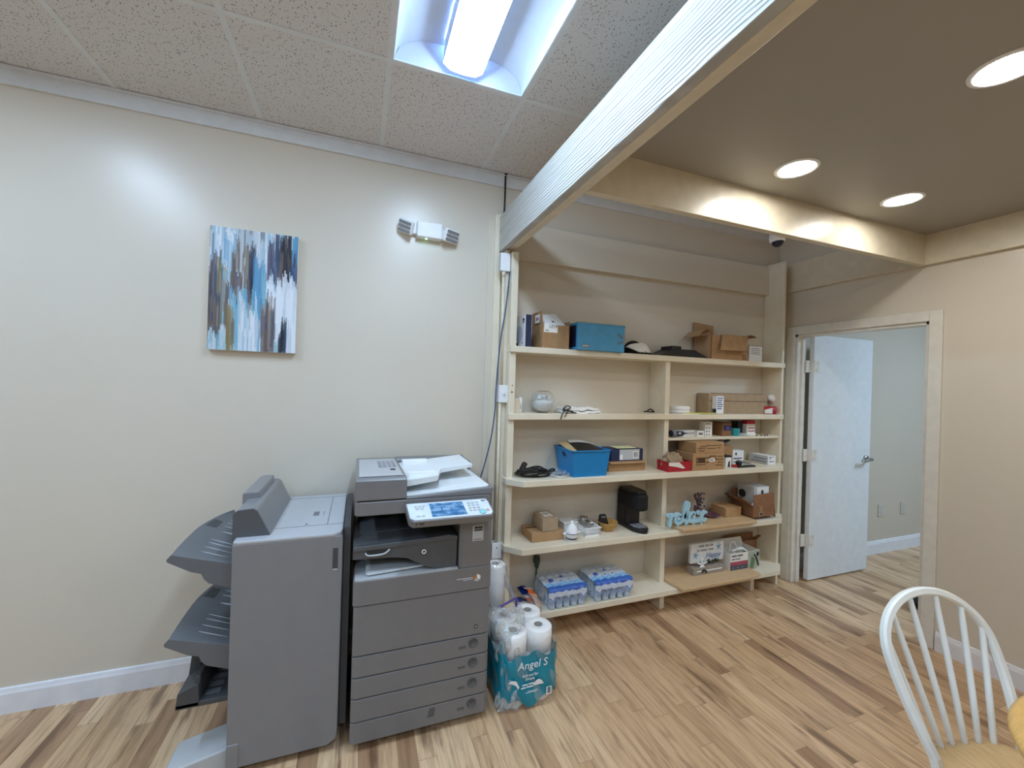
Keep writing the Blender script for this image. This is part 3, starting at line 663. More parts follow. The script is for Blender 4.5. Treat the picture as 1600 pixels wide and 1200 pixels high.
def finisher():
    t = thing('paper_finisher', 'grey sorter unit with slate output trays standing left of the photocopier', 'paper sorter', (-.245, -.36, 0))
    F = -.68
    b = MB().prism([(-.445, .008), (-.43, .03), (-.085, .03), (-.05, .05), (-.045, .08), (-.045, .9), (-.05, .908), (-.445, .908)], 'y', F, -.045, 0, .004)
    b.build('body', 'fin', t)
    MB().prism([(-.444, F+.006), (-.43, F-.001), (-.075, F-.001), (-.052, F+.02), (-.046, F+.06), (-.046, -.046), (-.444, -.046)], 'z', .906, .9215, 0, .005).build('lid', 'lid_toplit', t)  # top panel carries the overhead light in its paler grey
    g = MB()
    for x0, x1, y0, y1 in ((-.115, -.113, -.56, -.10), (-.34, -.047, -.562, -.56), (-.32, -.047, -.102, -.10)): g.box(x0, x1, y0, y1, .9210, .9220)
    g.build('lid_seam', 'line', t)
    MB().box(-.185, -.16, -.42, -.36, .9212, .9221, 0).box(-.142, -.139, -.42, -.36, .9212, .9221, 0).box(-.205, -.195, -.545, -.53, .9212, .9221, 0).build('lid_mark', 'inkgrey', t)
    MB().box(-.083, -.062, F-.001, F+.012, .772, .858, 0).box(-.081, -.064, F-.0016, F, .766, .772, 1).build('grip_recess', ['cop_dark2', 'cop_light'], t)
    MB().box(-.445, -.402, F-.004, F+.05, .0, .128, 0, .004).build('corner_cover', 'fin', t)
    MB().box(-.043, -.014, -.62, -.06, .06, .925, 0, .003).box(-.046, -.043, F+.03, -.06, .05, .90, 1).build('joining_unit', ['cop_dark', 'line'], t)
    MB().box(-.40, -.08, -.58, -.15, .0, .03).build('plinth', 'black', t)
    # hump along the left of the lid
    h = MB()
    st = [(-.632, 0), (-.6, 0), (-.45, 0), (-.12, 0)]
    def prof(hh): return [(-.452, .90), (-.452, .90+hh), (-.44, .914+hh), (-.385, .918+hh), (-.372, .91+hh), (-.322, .921), (-.322, .90)]
    h.prism([(x, z) for x, z in prof(.118)], 'y', -.632, -.09, 0, .006)
    hp = h.build('sorter_head', 'fin', t)
    MB().prism([(-.462, .99), (-.462, 1.055), (-.445, 1.062), (-.40, 1.062), (-.395, 1.03), (-.43, 1.02)], 'y', -.47, -.13, 0, .004).build('head_cover', 'fin', hp)
    MB().prism([(-.456, .90), (-.456, 1.016), (-.44, 1.03), (-.386, 1.034), (-.372, 1.024), (-.324, .921), (-.324, .90)], 'y', -.6355, -.632, 0).build('end_plate', 'cop_dark', hp)
    # trays
    def tray(z):
        y0, y1 = -.632, -.07
        N = 12
        def top(u, v):
            x = -.448-.205*u; y = y0+(y1-y0)*v
            ed = max(0, u-.55)/.45; corner = max(0, v-.45)/.55
            x += .07*ed*corner**1.5*u
            return (x, y, z+.078*u-.018*max(0, u-.8)-.012*(abs(v-.5)*2)**3*u)
        m = MB().grid(top, 14, 16)
        m.grid(lambda u, v: tuple(Vector(top(u, 1-v))-Vector((0, 0, .022+.01*(1-u)))), 14, 16)
        m.grid(lambda u, v: tuple(Vector(top(1, u))-Vector((0, 0, .022*v))), 16, 2)
        m.prism([(-.445, z+.004), (-.652, z+.064), (-.668, z+.045), (-.665, z+.036), (-.59, z-.01), (-.555, z-.022), (-.545, z-.045), (-.53, z-.062), (-.445, z-.095)], 'y', y0-.006, y0+.004, 0, .002)
        m.prism([(-.445, z-.01), (-.56, z+.02), (-.55, z-.03), (-.445, z-.07)], 'y', y0, y1-.06, 0)
        o = m.build('output_tray', 'traygrey', t)
        r = MB()
        for v in (.08, .16, .24, .30): r.tube([tuple(Vector(top(u, v+.03*u))+Vector((0, 0, .0012))) for u in (.12, .3, .5, .62)], [.0015, .002, .0018, .0006], 6)
        r.tube([tuple(Vector(top(u, .5))+Vector((0, 0, .001))) for u in (.1, .3, .55)], [.006, .005, .001], 6)
        for v in (.62, .7, .78, .86): r.tube([tuple(Vector(top(u, v))+Vector((0, 0, .0006))) for u in (.1, .4, .6)], [.002, .002, .0008], 6)
        r.build('tray_rib', 'cop_light', o)
        a_, b_ = Vector(top(.93, .55)), Vector(top(.93, .70)); c_, d_ = Vector(top(.72, .70)), Vector(top(.72, .55)); e = Vector((0, 0, .0015))
        MB().quad(a_+e, b_+e, c_+e, d_+e).build('tray_notch', 'cop_dark2', o)
    tray(.815); tray(.493)
    bk = MB().box(-.628, -.445, -.632, -.15, .272, .292, 0, .003)
    bk.prism([(-.628, .275), (-.622, .335), (-.565, .36), (-.555, .36), (-.55, .29), (-.55, .275)], 'y', -.632, -.12, 0, .003)
    bk.prism([(-.622, .33), (-.612, .425), (-.585, .445), (-.578, .44), (-.578, .33)], 'y', -.52, -.42, 0, .003).box(-.57, -.552, -.62, -.17, .33, .385, 0, .004)
    o = bk.build('booklet_tray', 'cop_dark2', t)
    for k in range(9): MB().box(-.54, -.49, -.60+k*.047, -.575+k*.047, .2915, .296).build('tray_rib', 'traygrey', o)
    MB().prism([(-.445, 0), (-.665, 0), (-.67, .02), (-.65, .055), (-.445, .098)], 'y', -.655, -.50, 0, .006).build('stabiliser_foot', 'cop_light', t)
finisher()

# ================================================================== ON THE FLOOR BY THE COPIER
def roll(name, parent, c, r, h, n=28):
    x, y, z = c
    o = MB().lathe([(.019, .004), (.021, 0), (r-.006, 0), (r, .006), (r, h-.006), (r-.006, h), (.021, h), (.019, h-.004)], c, n).build(name, 'tissue', parent)
    MB().lathe([(.0, h*.6), (.019, h*.6), (.0195, h+.0006), (.021, h+.0006)], c, 16).build('core', 'core', o)
    return o
t = thing('toilet_paper_pack', 'torn pack of toilet rolls in teal printed film on the floor', 'toilet paper', (.82, -.575, 0))
for x, y in ((.752, -.648), (.893, -.640), (.753, -.508), (.892, -.500)):
    for k in range(3): roll('toilet_roll', t, (x, y, .004+k*.115), .0695, .114)
x0, x1, y0, y1, rr = .676, .968, -.723, -.425, .06
per = []
for (cx, cy, a0) in ((x0+rr, y1-rr, 90), (x0+rr, y0+rr, 180), (x1-rr, y0+rr, 270), (x1-rr, y1-rr, 0)):
    for k in range(9):
        a = math.radians(a0+k*90/8); per.append((cx+rr*math.cos(a), cy+rr*math.sin(a)))
per2 = []
for i in range(len(per)-1):
    a, b_ = per[i], per[i+1]; L_ = math.dist(a, b_); m_ = max(1, int(L_/.02))
    for k in range(m_): per2.append((a[0]+(b_[0]-a[0])*k/m_, a[1]+(b_[1]-a[1])*k/m_))
def wrapz(z0f, z1f, nz, off=0.0, amp=.004, seed=1, i0=0.0, i1=1.0):
    rnd = random.Random(seed); ph = [rnd.uniform(0, 6.28) for _ in range(6)]
    n = len(per2); ia, ib = int(i0*n), int(i1*n)-1
    def fn(u, v):
        s = ia+u*(ib-ia); k = min(n-2, int(s)); f = s-k
        x = per2[k][0]*(1-f)+per2[k+1][0]*f; y = per2[k][1]*(1-f)+per2[k+1][1]*f
        z = z0f(u)+(z1f(u)-z0f(u))*v
        cx, cy = x-.822, y+.574; l = math.hypot(cx, cy); w = amp*(math.sin(9*u*6+ph[0]+z*30)+math.sin(z*55+ph[1]+u*22)+.6*math.sin(u*70+ph[2]))
        q = (off+w)/l; return (x+cx*q, y+cy*q, z)
    return MB().grid(fn, 90, nz)
fr = lambda u: .265+.012*math.sin(u*31)+.008*math.sin(u*67+1)
lo = lambda u: .045+.022*math.sin(u*23+.6)+.012*math.sin(u*51)
pw = wrapz(lo, fr, 14, .0125, .0022, 4, .13, .98).build('printed_wrap', 'tealprint', t)
q = MB(); fy = y0-.0195
q.text('Angel S', (.745, fy, .205), .052, mi=0, shear=.1).text('Soft and Str', (.772, fy, .168), .017).text('Simple', (.787, fy, .150), .018)
q.box(.772, .80, fy, fy+.001, .126, .132).box(.805, .835, fy, fy+.001, .127, .133).box(.766, .79, fy, fy+.001, .113, .119).box(.795, .828, fy, fy+.001, .114, .120).box(.80, .855, fy, fy+.001, .094, .0955).box(.79, .85, fy, fy+.001, .088, .0895)
q.add([(.825, fy, .118), (.885, fy, .118), (.872, fy, .137), (.857, fy, .146), (.842, fy, .139)], [(0, 1, 2, 3, 4)], 0)
q.add([(.70, fy, .155), (.715, fy, .165), (.74, fy, .158), (.757, fy, .125), (.75, fy, .115), (.74, fy, .135), (.72, fy, .147)], [(0, 1, 2, 3, 4, 5, 6)], 0)
q.build('lettering', 'white', pw)
MB().box(.90, .928, fy, fy+.001, .058, .095).box(.906, .922, fy-.0006, fy, .064, .093, 1).build('barcode', ['white', 'inkgrey'], pw)
wrapz(lambda u: .0+.004*math.sin(u*20), lambda u: .352+.03*math.sin(u*9)+.01*math.sin(u*33), 20, .009, .0035, 8, 0, 1).build('clear_film', 'film2', t)
def crumple(u, v):
    a = PI*.9+u*PI*.95; z = .02+.46*v; r_ = .046+.036*v+.014*math.sin(9*u+14*v)+.009*math.sin(23*u-17*v+1)
    return (.712+.03*v+r_*math.cos(a)+.02*math.sin(5*v), -.70+.07*v+r_*.75*math.sin(a), z)
MB().grid(crumple, 44, 40).build('torn_film', 'film', t)
MB().tube(smooth_path([(.688, -.725, .24), (.678, -.73, .14), (.70, -.735, .10), (.705, -.735, .06)], 6), [.004]*19, 6).grid(lambda u, v: (.672+.012*math.sin(v*5)+.006*u, -.722-.004*u, .12+.22*v), 3, 8).build('torn_strip', 'tealprint', t)

t = thing('paper_towel_pack', 'white paper towel rolls in clear film standing against the wall below the outlet', 'paper towels', (.79, -.29, 0))
for k, z in enumerate((.004, .268)): roll('towel_roll', t, (.768, -.30, z), .058, .262)
roll('towel_roll', t, (.772, -.175, .004), .058, .262)
MB().lathe([(.06, 0), (.0615, .02), (.061, .25), (.063, .3), (.061, .5), (.058, .538), (.03, .546), (.012, .57)], (.768, -.30, .002), 28).build('wrapper', 'film2', t)
def sag(u, v):
    w = 1-u
    return (.80+.17*u**1.25*(1-.15*v)+.006*math.sin(v*17+u*6), -.42+.17*v+.03*math.sin(6*u+3*v)+.008*math.sin(v*31)-.05*u, .235+.31*w**1.6*(1-.1*v)+.012*math.sin(v*13+5*u))
o = MB().grid(sag, 26, 22).grid(lambda u, v: (.69+.16*u+.02*math.sin(4*v), -.52+.03*math.sin(8*u+v*3), .33+.05*v+.012*math.sin(9*u)), 14, 6).build('plastic_bag', 'bag')
tag(o, 'crumpled see-through plastic bag draped between towel rolls and bottom shelf', 'bag')
b = MB().tube(smooth_path([(.70, -.50, .375), (.745, -.505, .395), (.80, -.49, .405), (.835, -.47, .40), (.838, -.47, .36)], 6), .006, 8).build('drawstring', 'purple', o)
# ================================================================== SHELVES
S1, S2, S3, S4, S5 = 1.804, 1.388, .99, .581, .178
SM = 1.214
def shelving():
    t = thing('shelving_unit', 'cream painted wooden shelving unit built against the wall left of the door', 'shelves', (2.05, -.1, 0))
    for (x0, x1, z0, z1, lab) in ((.863, .905, 0, 2.385, 0), (2.056, 2.096, .14, 1.77, 0), (3.225, 3.25, 0, 2.64, 0)):
        MB().box(x0, x1, -.175, -.001, z0, z1, 0, .003).build('upright', 'shelf', t)
    for z in (S1, S2): MB().box(.862, 3.235, -.197, -.001, z-.038, z, 0, .003).build('shelf', 'shelf', t)
    for z in (S3, S4, S5):
        MB().prism([(.855, -.001), (.855, -.195), (.94, -.282), (3.13, -.282), (3.245, -.195), (3.245, -.001)], 'z', z-.038, z, 0, .003).build('shelf', 'shelf', t)
    MB().box(2.096, 3.225, -.165, -.001, SM-.02, SM, 0, .002).build('shelf', 'shelf', t)
    for x in (2.05, 2.93): MB().box(x, x+.038, -.19, -.02, 0, S5-.038, 0, .002).build('leg', 'shelf', t)
    MB().cyl((.884, -.1765, 1.52), (.884, -.174, 1.52), .006, n=8).cyl((.886, -.1765, 1.56), (.886, -.174, 1.56), .004, n=8).build('nail_head', 'inkgrey', t)
shelving()

def slot(px0, px1, pt, z, y):
    """x0, x1, height of a thing standing at depth y on the board at height z, seen between two photo columns with its top at row pt"""
    a = at_y(px0, pt, y); b = at_y(px1, pt, y); 
    return a.x, b.x, a.z-z
def carton(name, label, x0, x1, y0, y1, z, h, m='card', flaps=(), cat='box', th=.004, group=None, top=False, tape=None):
    """cardboard box; y0 front. flaps: (side, angle, length)"""
    t = thing(name, label, cat, ((x0+x1)/2, (y0+y1)/2, z), group)
    if top: b = MB().box(x0, x1, y0, y1, z, z+h, 0, .002)
    else:
        v = [(x, y, zz) for zz, d in ((z, 0), (z+h, 0), (z+h, th), (z+.004, th)) for x, y in ((x0+d, y0+d), (x1-d, y0+d), (x1-d, y1-d), (x0+d, y1-d))]
        f = [(3, 2, 1, 0), (12, 13, 14, 15)]+[(r*4+k, r*4+(k+1) % 4, r*4+4+(k+1) % 4, r*4+4+k) for r in range(3) for k in range(4)]
        b = MB().add(v, f)
    b.build('carton', m, t)
    for s, a, L in flaps:
        r = math.radians(a); c_, s_ = math.cos(r), math.sin(r); zt = z+h
        if s == 'l': q = ((x0, y0, zt), (x0, y1, zt), (x0-L*c_, y1-.006, zt+L*s_), (x0-L*c_, y0+.006, zt+L*s_))
        if s == 'r': q = ((x1, y1, zt), (x1, y0, zt), (x1+L*c_, y0+.006, zt+L*s_), (x1+L*c_, y1-.006, zt+L*s_))
        if s == 'f': q = ((x1, y0, zt), (x0, y0, zt), (x0+.006, y0-L*c_, zt+L*s_), (x1-.006, y0-L*c_, zt+L*s_))
        if s == 'b': q = ((x0, y1, zt), (x1, y1, zt), (x1-.006, y1+L*c_, zt+L*s_), (x0+.006, y1+L*c_, zt+L*s_))
        MB().slab(*q, .003).build('flap', m, t)
    return t
FR = ((1, 0, 0), (0, 0, 1)); LF = ((0, -1, 0), (0, 0, 1)); TP = ((1, 0, 0), (0, 1, 0))

# ---------------------------------------------------------------- top shelf
x0, x1, h = slot(822, 831, 491, S1, -.18)
t = thing('product_box', 'narrow white and navy product box against the left post, top shelf', 'box', ((x0+x1)/2, -.1, S1))
MB().box(x0, x1, -.18, -.02, S1, S1+h, 0, .001).build('carton', 'navy', t)
l = MB().box(x0-.0012, x0, -.179, -.021, S1+.001, S1+h-.001, 0)
def disc_left(mb, x, y, z, r, mi): mb.add([(x, y+r*math.cos(a*PI/12), z+r*math.sin(a*PI/12)) for a in range(24)], [tuple(range(24))[::-1]], mi)
disc_left(l, x0-.0016, -.145, S1+h*.83, .017, 1); disc_left(l, x0-.0016, -.08, S1+h*.42, .055, 2); disc_left(l, x0-.002, -.143, S1+h*.81, .006, 0)
l.box(x0-.0018, x0-.001, -.15, -.12, S1+.025, S1+.03, 3).box(x0-.0018, x0-.001, -.06, -.03, S1+.01, S1+.035, 1)
l.build('printed_side', ['white', 'ink', mat('pale_blue_print', '#b9c4da', .5), 'inkgrey'], t)
x0, x1, h = slot(848, 890, 506, S1, -.19)
t = carton('cardboard_box', 'open brown box with a white device sticking out, top shelf beside the navy box', x0, x1, -.19, -.02, S1, h, 'card', (('l', 87, .085), ('b', 85, .07), ('r', 80, .03)))
MB().box(x0+.105, x0+.16, -.192, -.19, S1+.002, S1+h-.012).build('packing_tape', 'tape', t)
q = MB().box(x0+.01, x0+.105, -.1915, -.19, S1+h-.05, S1+h+.003, 0); q.text('1219', (x0+.04, -.1918, S1+h-.022), .03, mi=1, shear=.3).text('Box', (x0+.02, -.1918, S1+h-.042), .015, mi=1, shear=.3)
q.build('paper_label', ['paper', 'ink'], t)
MB().box(x0-.0055, x0-.0045, -.15, -.08, S1+h+.012, S1+h+.066, 0).box(x0-.006, x0-.0055, -.14, -.095, S1+h+.03, S1+h+.05, 1).build('sticker', ['paper', mat('pink_print', '#b277a8', .6)], t)
T = Matrix.Translation(((x0+x1)/2+.0, -.115, S1+h+.03)) @ Matrix.Rotation(math.radians(42), 4, 'X') @ Matrix.Rotation(math.radians(14), 4, 'Z')
t = thing('wireless_router', 'white square device tilted in the open brown box on the top shelf', 'device', ((x0+x1)/2+.01, -.105, S1+h-.06))
MB().box(-.075, .075, -.075, .075, -.02, .015, 0, .012, T=T).build('casing', 'white', t)
MB().lathe([(0, .0162), (.009, .0162), (.0095, .015)], (-.005, -.02, 0), 14, T=T).build('status_dot', 'inkgrey', t)
x0, x1, h = slot(904, 977, 502, S1, -.225)
t = thing('storage_box', 'sky blue board storage box on the top shelf', 'storage box', ((x0+x1)/2, -.12, S1))
b = MB().box(x0, x1, -.225, -.02, S1, S1+h-.012, 0, .003); b.build('box', 'blueboard', t)
MB().box(x0-.003, x1+.003, -.228, -.017, S1+h-.014, S1+h-.004, 0, .003).box(x0, x1, -.224, -.02, S1+h-.004, S1+h, 1).build('lid', ['blueboard', 'tan'], t)
MB().box(x0+.03, x0+.085, -.2262, -.225, S1+.018, S1+.036, 0).box(x0+.034, x0+.08, -.2266, -.226, S1+.022, S1+.032, 1).build('label_holder', ['inkgrey', 'cop_light'], t)
m = MB()
for zz, an in ((.105, -35), (.062, 25)):
    T = Matrix.Translation((x1-.035, -.2258, S1+zz)) @ Matrix.Rotation(math.radians(-an), 4, 'Y'); m.box(-.022, .022, -.0006, .0006, -.007, .007, T=T)
m.build('tape_strip', 'inkgrey', t)
MB().box(x0-.001, x0, -.20, -.05, S1+.02, S1+h-.02).build('side_band', 'navy', t)
# cap
p = at_y(998, 545, -.13)
t = thing('cap', 'black and white cap lying beside the blue storage box', 'cap', (p.x, -.13, S1))
cx = p.x-.035
MB().lathe([(.078*math.cos(k*PI/18), .098*math.sin(k*PI/18)) for k in range(9)]+[(0, .098)], (cx, -.11, S1+.001), 24).build('crown', 'blackmatte', t)
def brim(u, v): 
    a = -.5+u*1.4; r_ = .075+.07*v; return (cx+.03+r_*math.cos(a-.5)*1.0, -.13+r_*math.sin(a-.5)*.9, S1+.055-.05*v-.02*abs(u-.5)+.012*math.sin(u*PI))
tp_ = smooth_path([at_y(a, b_, -.185) for a, b_ in ((982, 541), (990, 537), (1009, 536), (1019, 545))], 6); bt_ = smooth_path([at_y(a, b_, -.185) for a, b_ in ((984, 544), (998, 550), (1009, 551), (1016, 551))], 6)
def brim(u, v):
    k = u*(len(tp_)-1); i = min(int(k), len(tp_)-2); f_ = k-i; q = tp_[i].lerp(tp_[i+1], f_).lerp(bt_[i].lerp(bt_[i+1], f_), v); return (q.x, -.155-.035*v-.012*math.sin(PI*u), max(q.z, S1+.004))
MB().grid(brim, 18, 6).grid(lambda u, v: tuple(Vector(brim(1-u, v))+Vector((0, .006, -.002))), 18, 6).build('brim', 'paper', t)
MB().tube([(cx-.02, -.18, S1+.01), (cx+.04, -.19, S1+.012), (cx+.11, -.17, S1+.008)], [.01, .012, .008], 8).build('strap', 'blackmatte', t)
# black monitor base
a = at_y(1022, 553, -.13).x; b_ = at_y(1106, 557, -.17).x
t = thing('monitor_stand', 'flat black stand with a block on top, beside the open carton', 'monitor stand', ((a+b_)/2, -.1, S1))
MB().prism([(a, S1), (b_, S1), (b_-.02, S1+.012), (b_-.13, S1+.055), (a+.13, S1+.055), (a+.05, S1+.02)], 'y', -.18, -.03, 0, .004).build('base', 'black', t)
MB().box(a+.125, a+.215, -.165, -.05, S1+.045, S1+.078, 0, .004).build('block', 'black', t)
MB().cyl((a+.205, -.167, S1+.052), (a+.205, -.164, S1+.052), .005, n=8).build('screw', 'inkgrey', t)
# open carton with flaps
x0 = at_y(1110, 540, -.185).x; x1 = at_y(1168, 545, -.185).x; h = at_y(1112, 523, -.185).z-S1
t = carton('cardboard_box', 'big brown carton with four open flaps, right half of the top shelf', x0, x1, -.185, -.02, S1, h, 'card2', ())
def bent(q0, q1, d0, d1, L, sag_=.25):
    q0, q1, d0, d1 = map(Vector, (q0, q1, d0, d1))
    def fn(u, v): return tuple(q0.lerp(q1, u)+(d0*(1-v)+d1*v)*L*v)
    m = MB().grid(fn, 4, 8); m.grid(lambda u, v: tuple(Vector(fn(1-u, v))+Vector((0, 0, -.003))), 4, 8); return m
zt = S1+h
MB().slab((x0, -.02, zt), (x0+.2, -.02, zt), (x0+.2, -.012, zt+.10), (x0+.0, -.012, zt+.115), .004).build('flap', 'card2', t)
bent((x0, -.185, zt+.02), (x0, -.03, zt+.02), (-.6, 0, .9), (-1.1, 0, -.35), .105).build('flap', 'card2', t)
q = [at_y(1168.5, 526, -.19), at_y(1128.5, 522.5, -.19), at_y(1125.5, 547, -.238), at_y(1167.5, 549, -.238)]
MB().slab(*q, .004).slab(q[0], q[1], (q[1].x-.03, -.181, zt), (q[0].x, -.181, zt-.002), .004).build('flap', 'card2', t)
bent((x1, -.03, zt), (x1, -.18, zt), (.4, 0, .9), (1.0, 0, .1), .10).build('flap', 'card2', t)
m = MB()
for i in range(2):
    for j in range(2): m.box(x1-.05+i*.022, x1-.04+i*.022, -.186, -.1845, S1+.012+j*.02, S1+.022+j*.02)
m.build('printed_mark', 'inkbrown', t)
MB().slab((x0, -.186, S1), (x0+.012, -.186, S1), (x0+.012, -.186, zt), (x0, -.186, zt+.03), .003).build('corner_edge', 'card_dk', t)
x0, x1, h = slot(1171, 1191, 540, S1, -.16)
t = thing('product_box', 'small white box with grey print right of the big open carton', 'box', ((x0+x1)/2, -.1, S1))
MB().box(x0, x1, -.16, -.05, S1, S1+h, 0, .001).build('carton', 'white', t)
m = MB().box(x0, x1, -.1605, -.05, S1+h, S1+h+.003, 1)
for k in range(4): m.box(x0+.02, x1-.03+.01*(k % 2), -.161, -.16, S1+h-.022-k*.014, S1+h-.018-k*.014, 0)
m.build('printed_text', ['inkgrey', 'ink'], t)
p = at_y(1173, 532, -.05)
o = MB().box(p.x-.045, p.x+.035, -.045, -.01, S1, S1+.128, 0, .003).build('product_box', 'paper'); tag(o, 'small white carton standing behind the white printed box, top shelf', 'box')

# ---------------------------------------------------------------- second shelf
p = at_y(812, 635, -.12)
o = MB().box(.912, .952, -.15, -.05, S2, S2+.092, 0, .003).box(.93, .9525, -.151, -.049, S2+.07, S2+.08, 0).build('small_box', 'beam_cream'); tag(o, 'small cream box tucked against the left post, second shelf', 'box')
o = MB().lathe([(.0, 0), (.03, 0), (.036, .006), (.036, .016), (.03, .022), (0, .022)], n=24, T=Matrix.Translation((.965, -.085, S2+.062)) @ Matrix.Rotation(PI/2, 4, 'Y') @ Matrix.Rotation(.3, 4, 'X')).box(.962, .985, -.1, -.07, S2, S2+.03).build('tape_roll', 'white'); tag(o, 'white round disc standing between the cream box and glass bowl', 'roll')
p = at_y(848, 640, -.11); bx = p.x
t = thing('glass_bowl', 'round clear glass bowl filled with white pebbles and shells', 'bowl', (bx, -.11, S2))
R_ = .078
pf = [(.0, .002), (.03, .001)]+[(R_*math.sin(a), R_+.001-R_*math.cos(a)) for a in [math.radians(v) for v in range(28, 146, 9)]]
pin = [(max(0, r_-.003), z_+.0025) for r_, z_ in pf[::-1]]; pin[-1] = (0, .006)
MB().lathe(pf+pin, (bx, -.11, S2), 32).build('glass', 'glass', t)
R2 = R_-.005
MB().lathe([(0, .008)]+[(R2*math.sin(a), R_-R2*math.cos(a)) for a in [math.radians(v) for v in range(32, 88, 8)]]+[(.05, .08), (.02, .084), (0, .082)], (bx, -.11, S2), 24).build('white_sand', 'tissue', t)
for k in range(7):
    a = k*.9; o = MB().sphere((bx+.038*math.cos(a), -.11+.038*math.sin(a), S2+.09+.008*(k % 3)), (.016, .012, .010), 10, 6).build('shell', 'cop_pale', t)
a = at_y(876, 643, -.14).x; b_ = at_y(931, 643, -.12).x
def folded(label, k, z0, mirror=0):
    def fn(u, v): return (a+.01*k+(b_-a-.02*k)*u, -.175+.13*v+.004*k, z0+.014+.004*math.sin(9*u+4*v+k)+.003*math.sin(21*u))
    m = MB().grid(fn, 16, 8).grid(lambda u, v: tuple(Vector(fn(1-u, v))-Vector((0, 0, .014))), 16, 8)
    for v_ in (0, 1): m.grid(lambda u, v, v_=v_: tuple(Vector(fn(u if v_ == 0 else 1-u, v_))-Vector((0, 0, .014*(1-v)))), 16, 1)
    for u_ in (0, 1): m.grid(lambda v, u, u_=u_: tuple(Vector(fn(u_, v if u_ else 1-v))-Vector((0, 0, .014*(1-u)))), 8, 1)
    o = m.build('folded_bag', 'paper'); tag(o, label, 'bag', 'folded white bags on the second shelf'); return o
folded('folded white cloth bag at the bottom of the pair, second shelf', 0, S2+.001)
folded('folded white cloth bag lying on top of the other, second shelf', 1, S2+.0215)
pts = [(a-.03, -.20, S2-.035), (a-.02, -.205, S2-.002), (a+.0, -.18, S2+.012), (a+.03, -.19, S2+.03), (a+.05, -.182, S2+.042), (a+.02, -.18, S2+.05), (a-.005, -.185, S2+.03), (a+.03, -.183, S2+.02), (a+.07, -.182, S2+.012), (a+.05, -.19, S2+.01), (a+.09, -.185, S2+.006)]
o = MB().tube(smooth_path(pts, 6), .0035, 6).tube(smooth_path([(a+.0, -.2, S2-.02), (a+.012, -.203, S2+.006), (a+.03, -.188, S2+.026), (a-.012, -.188, S2+.022), (a+.015, -.186, S2+.04)], 6), .003, 6).build('drawstring', 'black'); tag(o, 'tangled black cord hanging over the shelf edge by the folded bags', 'cord')
p = at_y(1016, 644, -.06)
o = MB().tube(smooth_path([(p.x-.055, -.06, S2+.008), (p.x-.03, -.06, S2+.012), (p.x, -.06, S2+.026), (p.x+.03, -.06, S2+.012), (p.x+.05, -.06, S2+.01)], 5), .005, 8).tube([(p.x+.05, -.06, S2+.01), (p.x+.045, -.075, S2+.004)], .005, 8).tube([(p.x-.03, -.06, S2+.008), (p.x+.04, -.06, S2+.006)], .004, 8).build('wire_hook', 'black'); tag(o, 'small black wire hook lying by the middle divider, second shelf', 'hook')
# right half
x0 = at_y(1050, 642, -.12).x; x1 = at_y(1075, 642, -.12).x; r_ = (x1-x0)/2
o = MB().lathe([(0, 0), (r_*.9, 0), (r_, .004), (r_, .014), (r_*.97, .016), (r_*.97, .02), (r_, .022), (r_, .044), (r_*.93, .05), (0, .05)], ((x0+x1)/2, -.11, S2+.006), 28).build('plastic_tub', 'white'); tag(o, 'round white plastic tub on the second shelf right of the divider', 'tub')
o = MB().slab((2.12, -.185, S2), (2.36, -.19, S2), (2.40, -.03, S2), (2.13, -.02, S2), .0035, 0).build('folder', 'paper'); tag(o, 'white paper sheet lying under the white tub', 'paper')
x0 = at_y(1085, 650, -.19).x; x1 = at_y(1117, 650, -.19).x
o = MB().slab((x0-.1, -.18, S2+.0036), (x1, -.2, S2+.004), (x1+.02, -.14, S2+.0036), (x0-.05, -.10, S2+.0036), .004, 0).build('folder', 'yellow'); tag(o, 'yellow folder edge lying beside the white tub, second shelf', 'folder')
x0 = at_y(1107, 640, -.13).x; x1 = at_y(1199, 640, -.13).x; h = at_y(1110, 614.5, -.13).z-S2
t = carton('cardboard_box', 'long greyish brown carton lying on the right of the second shelf', x0, x1, -.13, -.015, S2, h, 'cardgrey', (), top=True)
MB().box(x0+.02, x1-.06, -.13, -.125, S2+h, S2+h+.004).build('open_edge', 'card_dk', t)
MB().box(x0, x1, -.1312, -.13, S2+h*.62, S2+h*.64).build('crease', 'inkbrown', t)
x0 = at_y(1119, 640, -.175).x; x1 = at_y(1130, 640, -.175).x; h = at_y(1122, 619, -.175).z-S2
t = thing('medicine_box', 'tall white box with blue print in front of the long carton', 'box', ((x0+x1)/2, -.16, S2))
MB().box(x0, x1, -.178, -.135, S2+.004, S2+h, 0, .001).build('carton', 'white', t)
m = MB()
for k in range(6): m.box(x0+.006, x1-.008-.006*(k % 3), -.179, -.178, S2+h-.018-k*.016, S2+h-.011-k*.016, 0)
m.box(x0-.001, x0, -.175, -.14, S2+.01, S2+.04, 1); m.build('printed_text', ['inkblue', 'navy'], t)
p = at_y(1205, 622, -.09)
t = thing('light_bulb', 'white reflector bulb resting on the end of the long carton', 'bulb', (p.x, -.09, p.z-.03))
T = Matrix.Translation((p.x-.05, -.09, p.z)) @ Matrix.Rotation(PI/2+.1, 4, 'Y')
MB().lathe([(.013, 0), (.02, .02), (.034, .045), (.036, .06), (.03, .075), (.015, .085), (0, .088)], n=20, T=T).build('bulb', 'white', t)
MB().lathe([(0, -.03), (.012, -.028), (.0135, 0)], n=14, T=T).build('cap', 'chrome', t)
x0 = at_y(1199, 642, -.16).x; x1 = at_y(1216, 642, -.16).x; h = at_y(1205, 635.5, -.16).z-S2
t = thing('tape_roll', 'red and white roll of tape at the right end of the second shelf', 'tape', ((x0+x1)/2, -.12, S2))
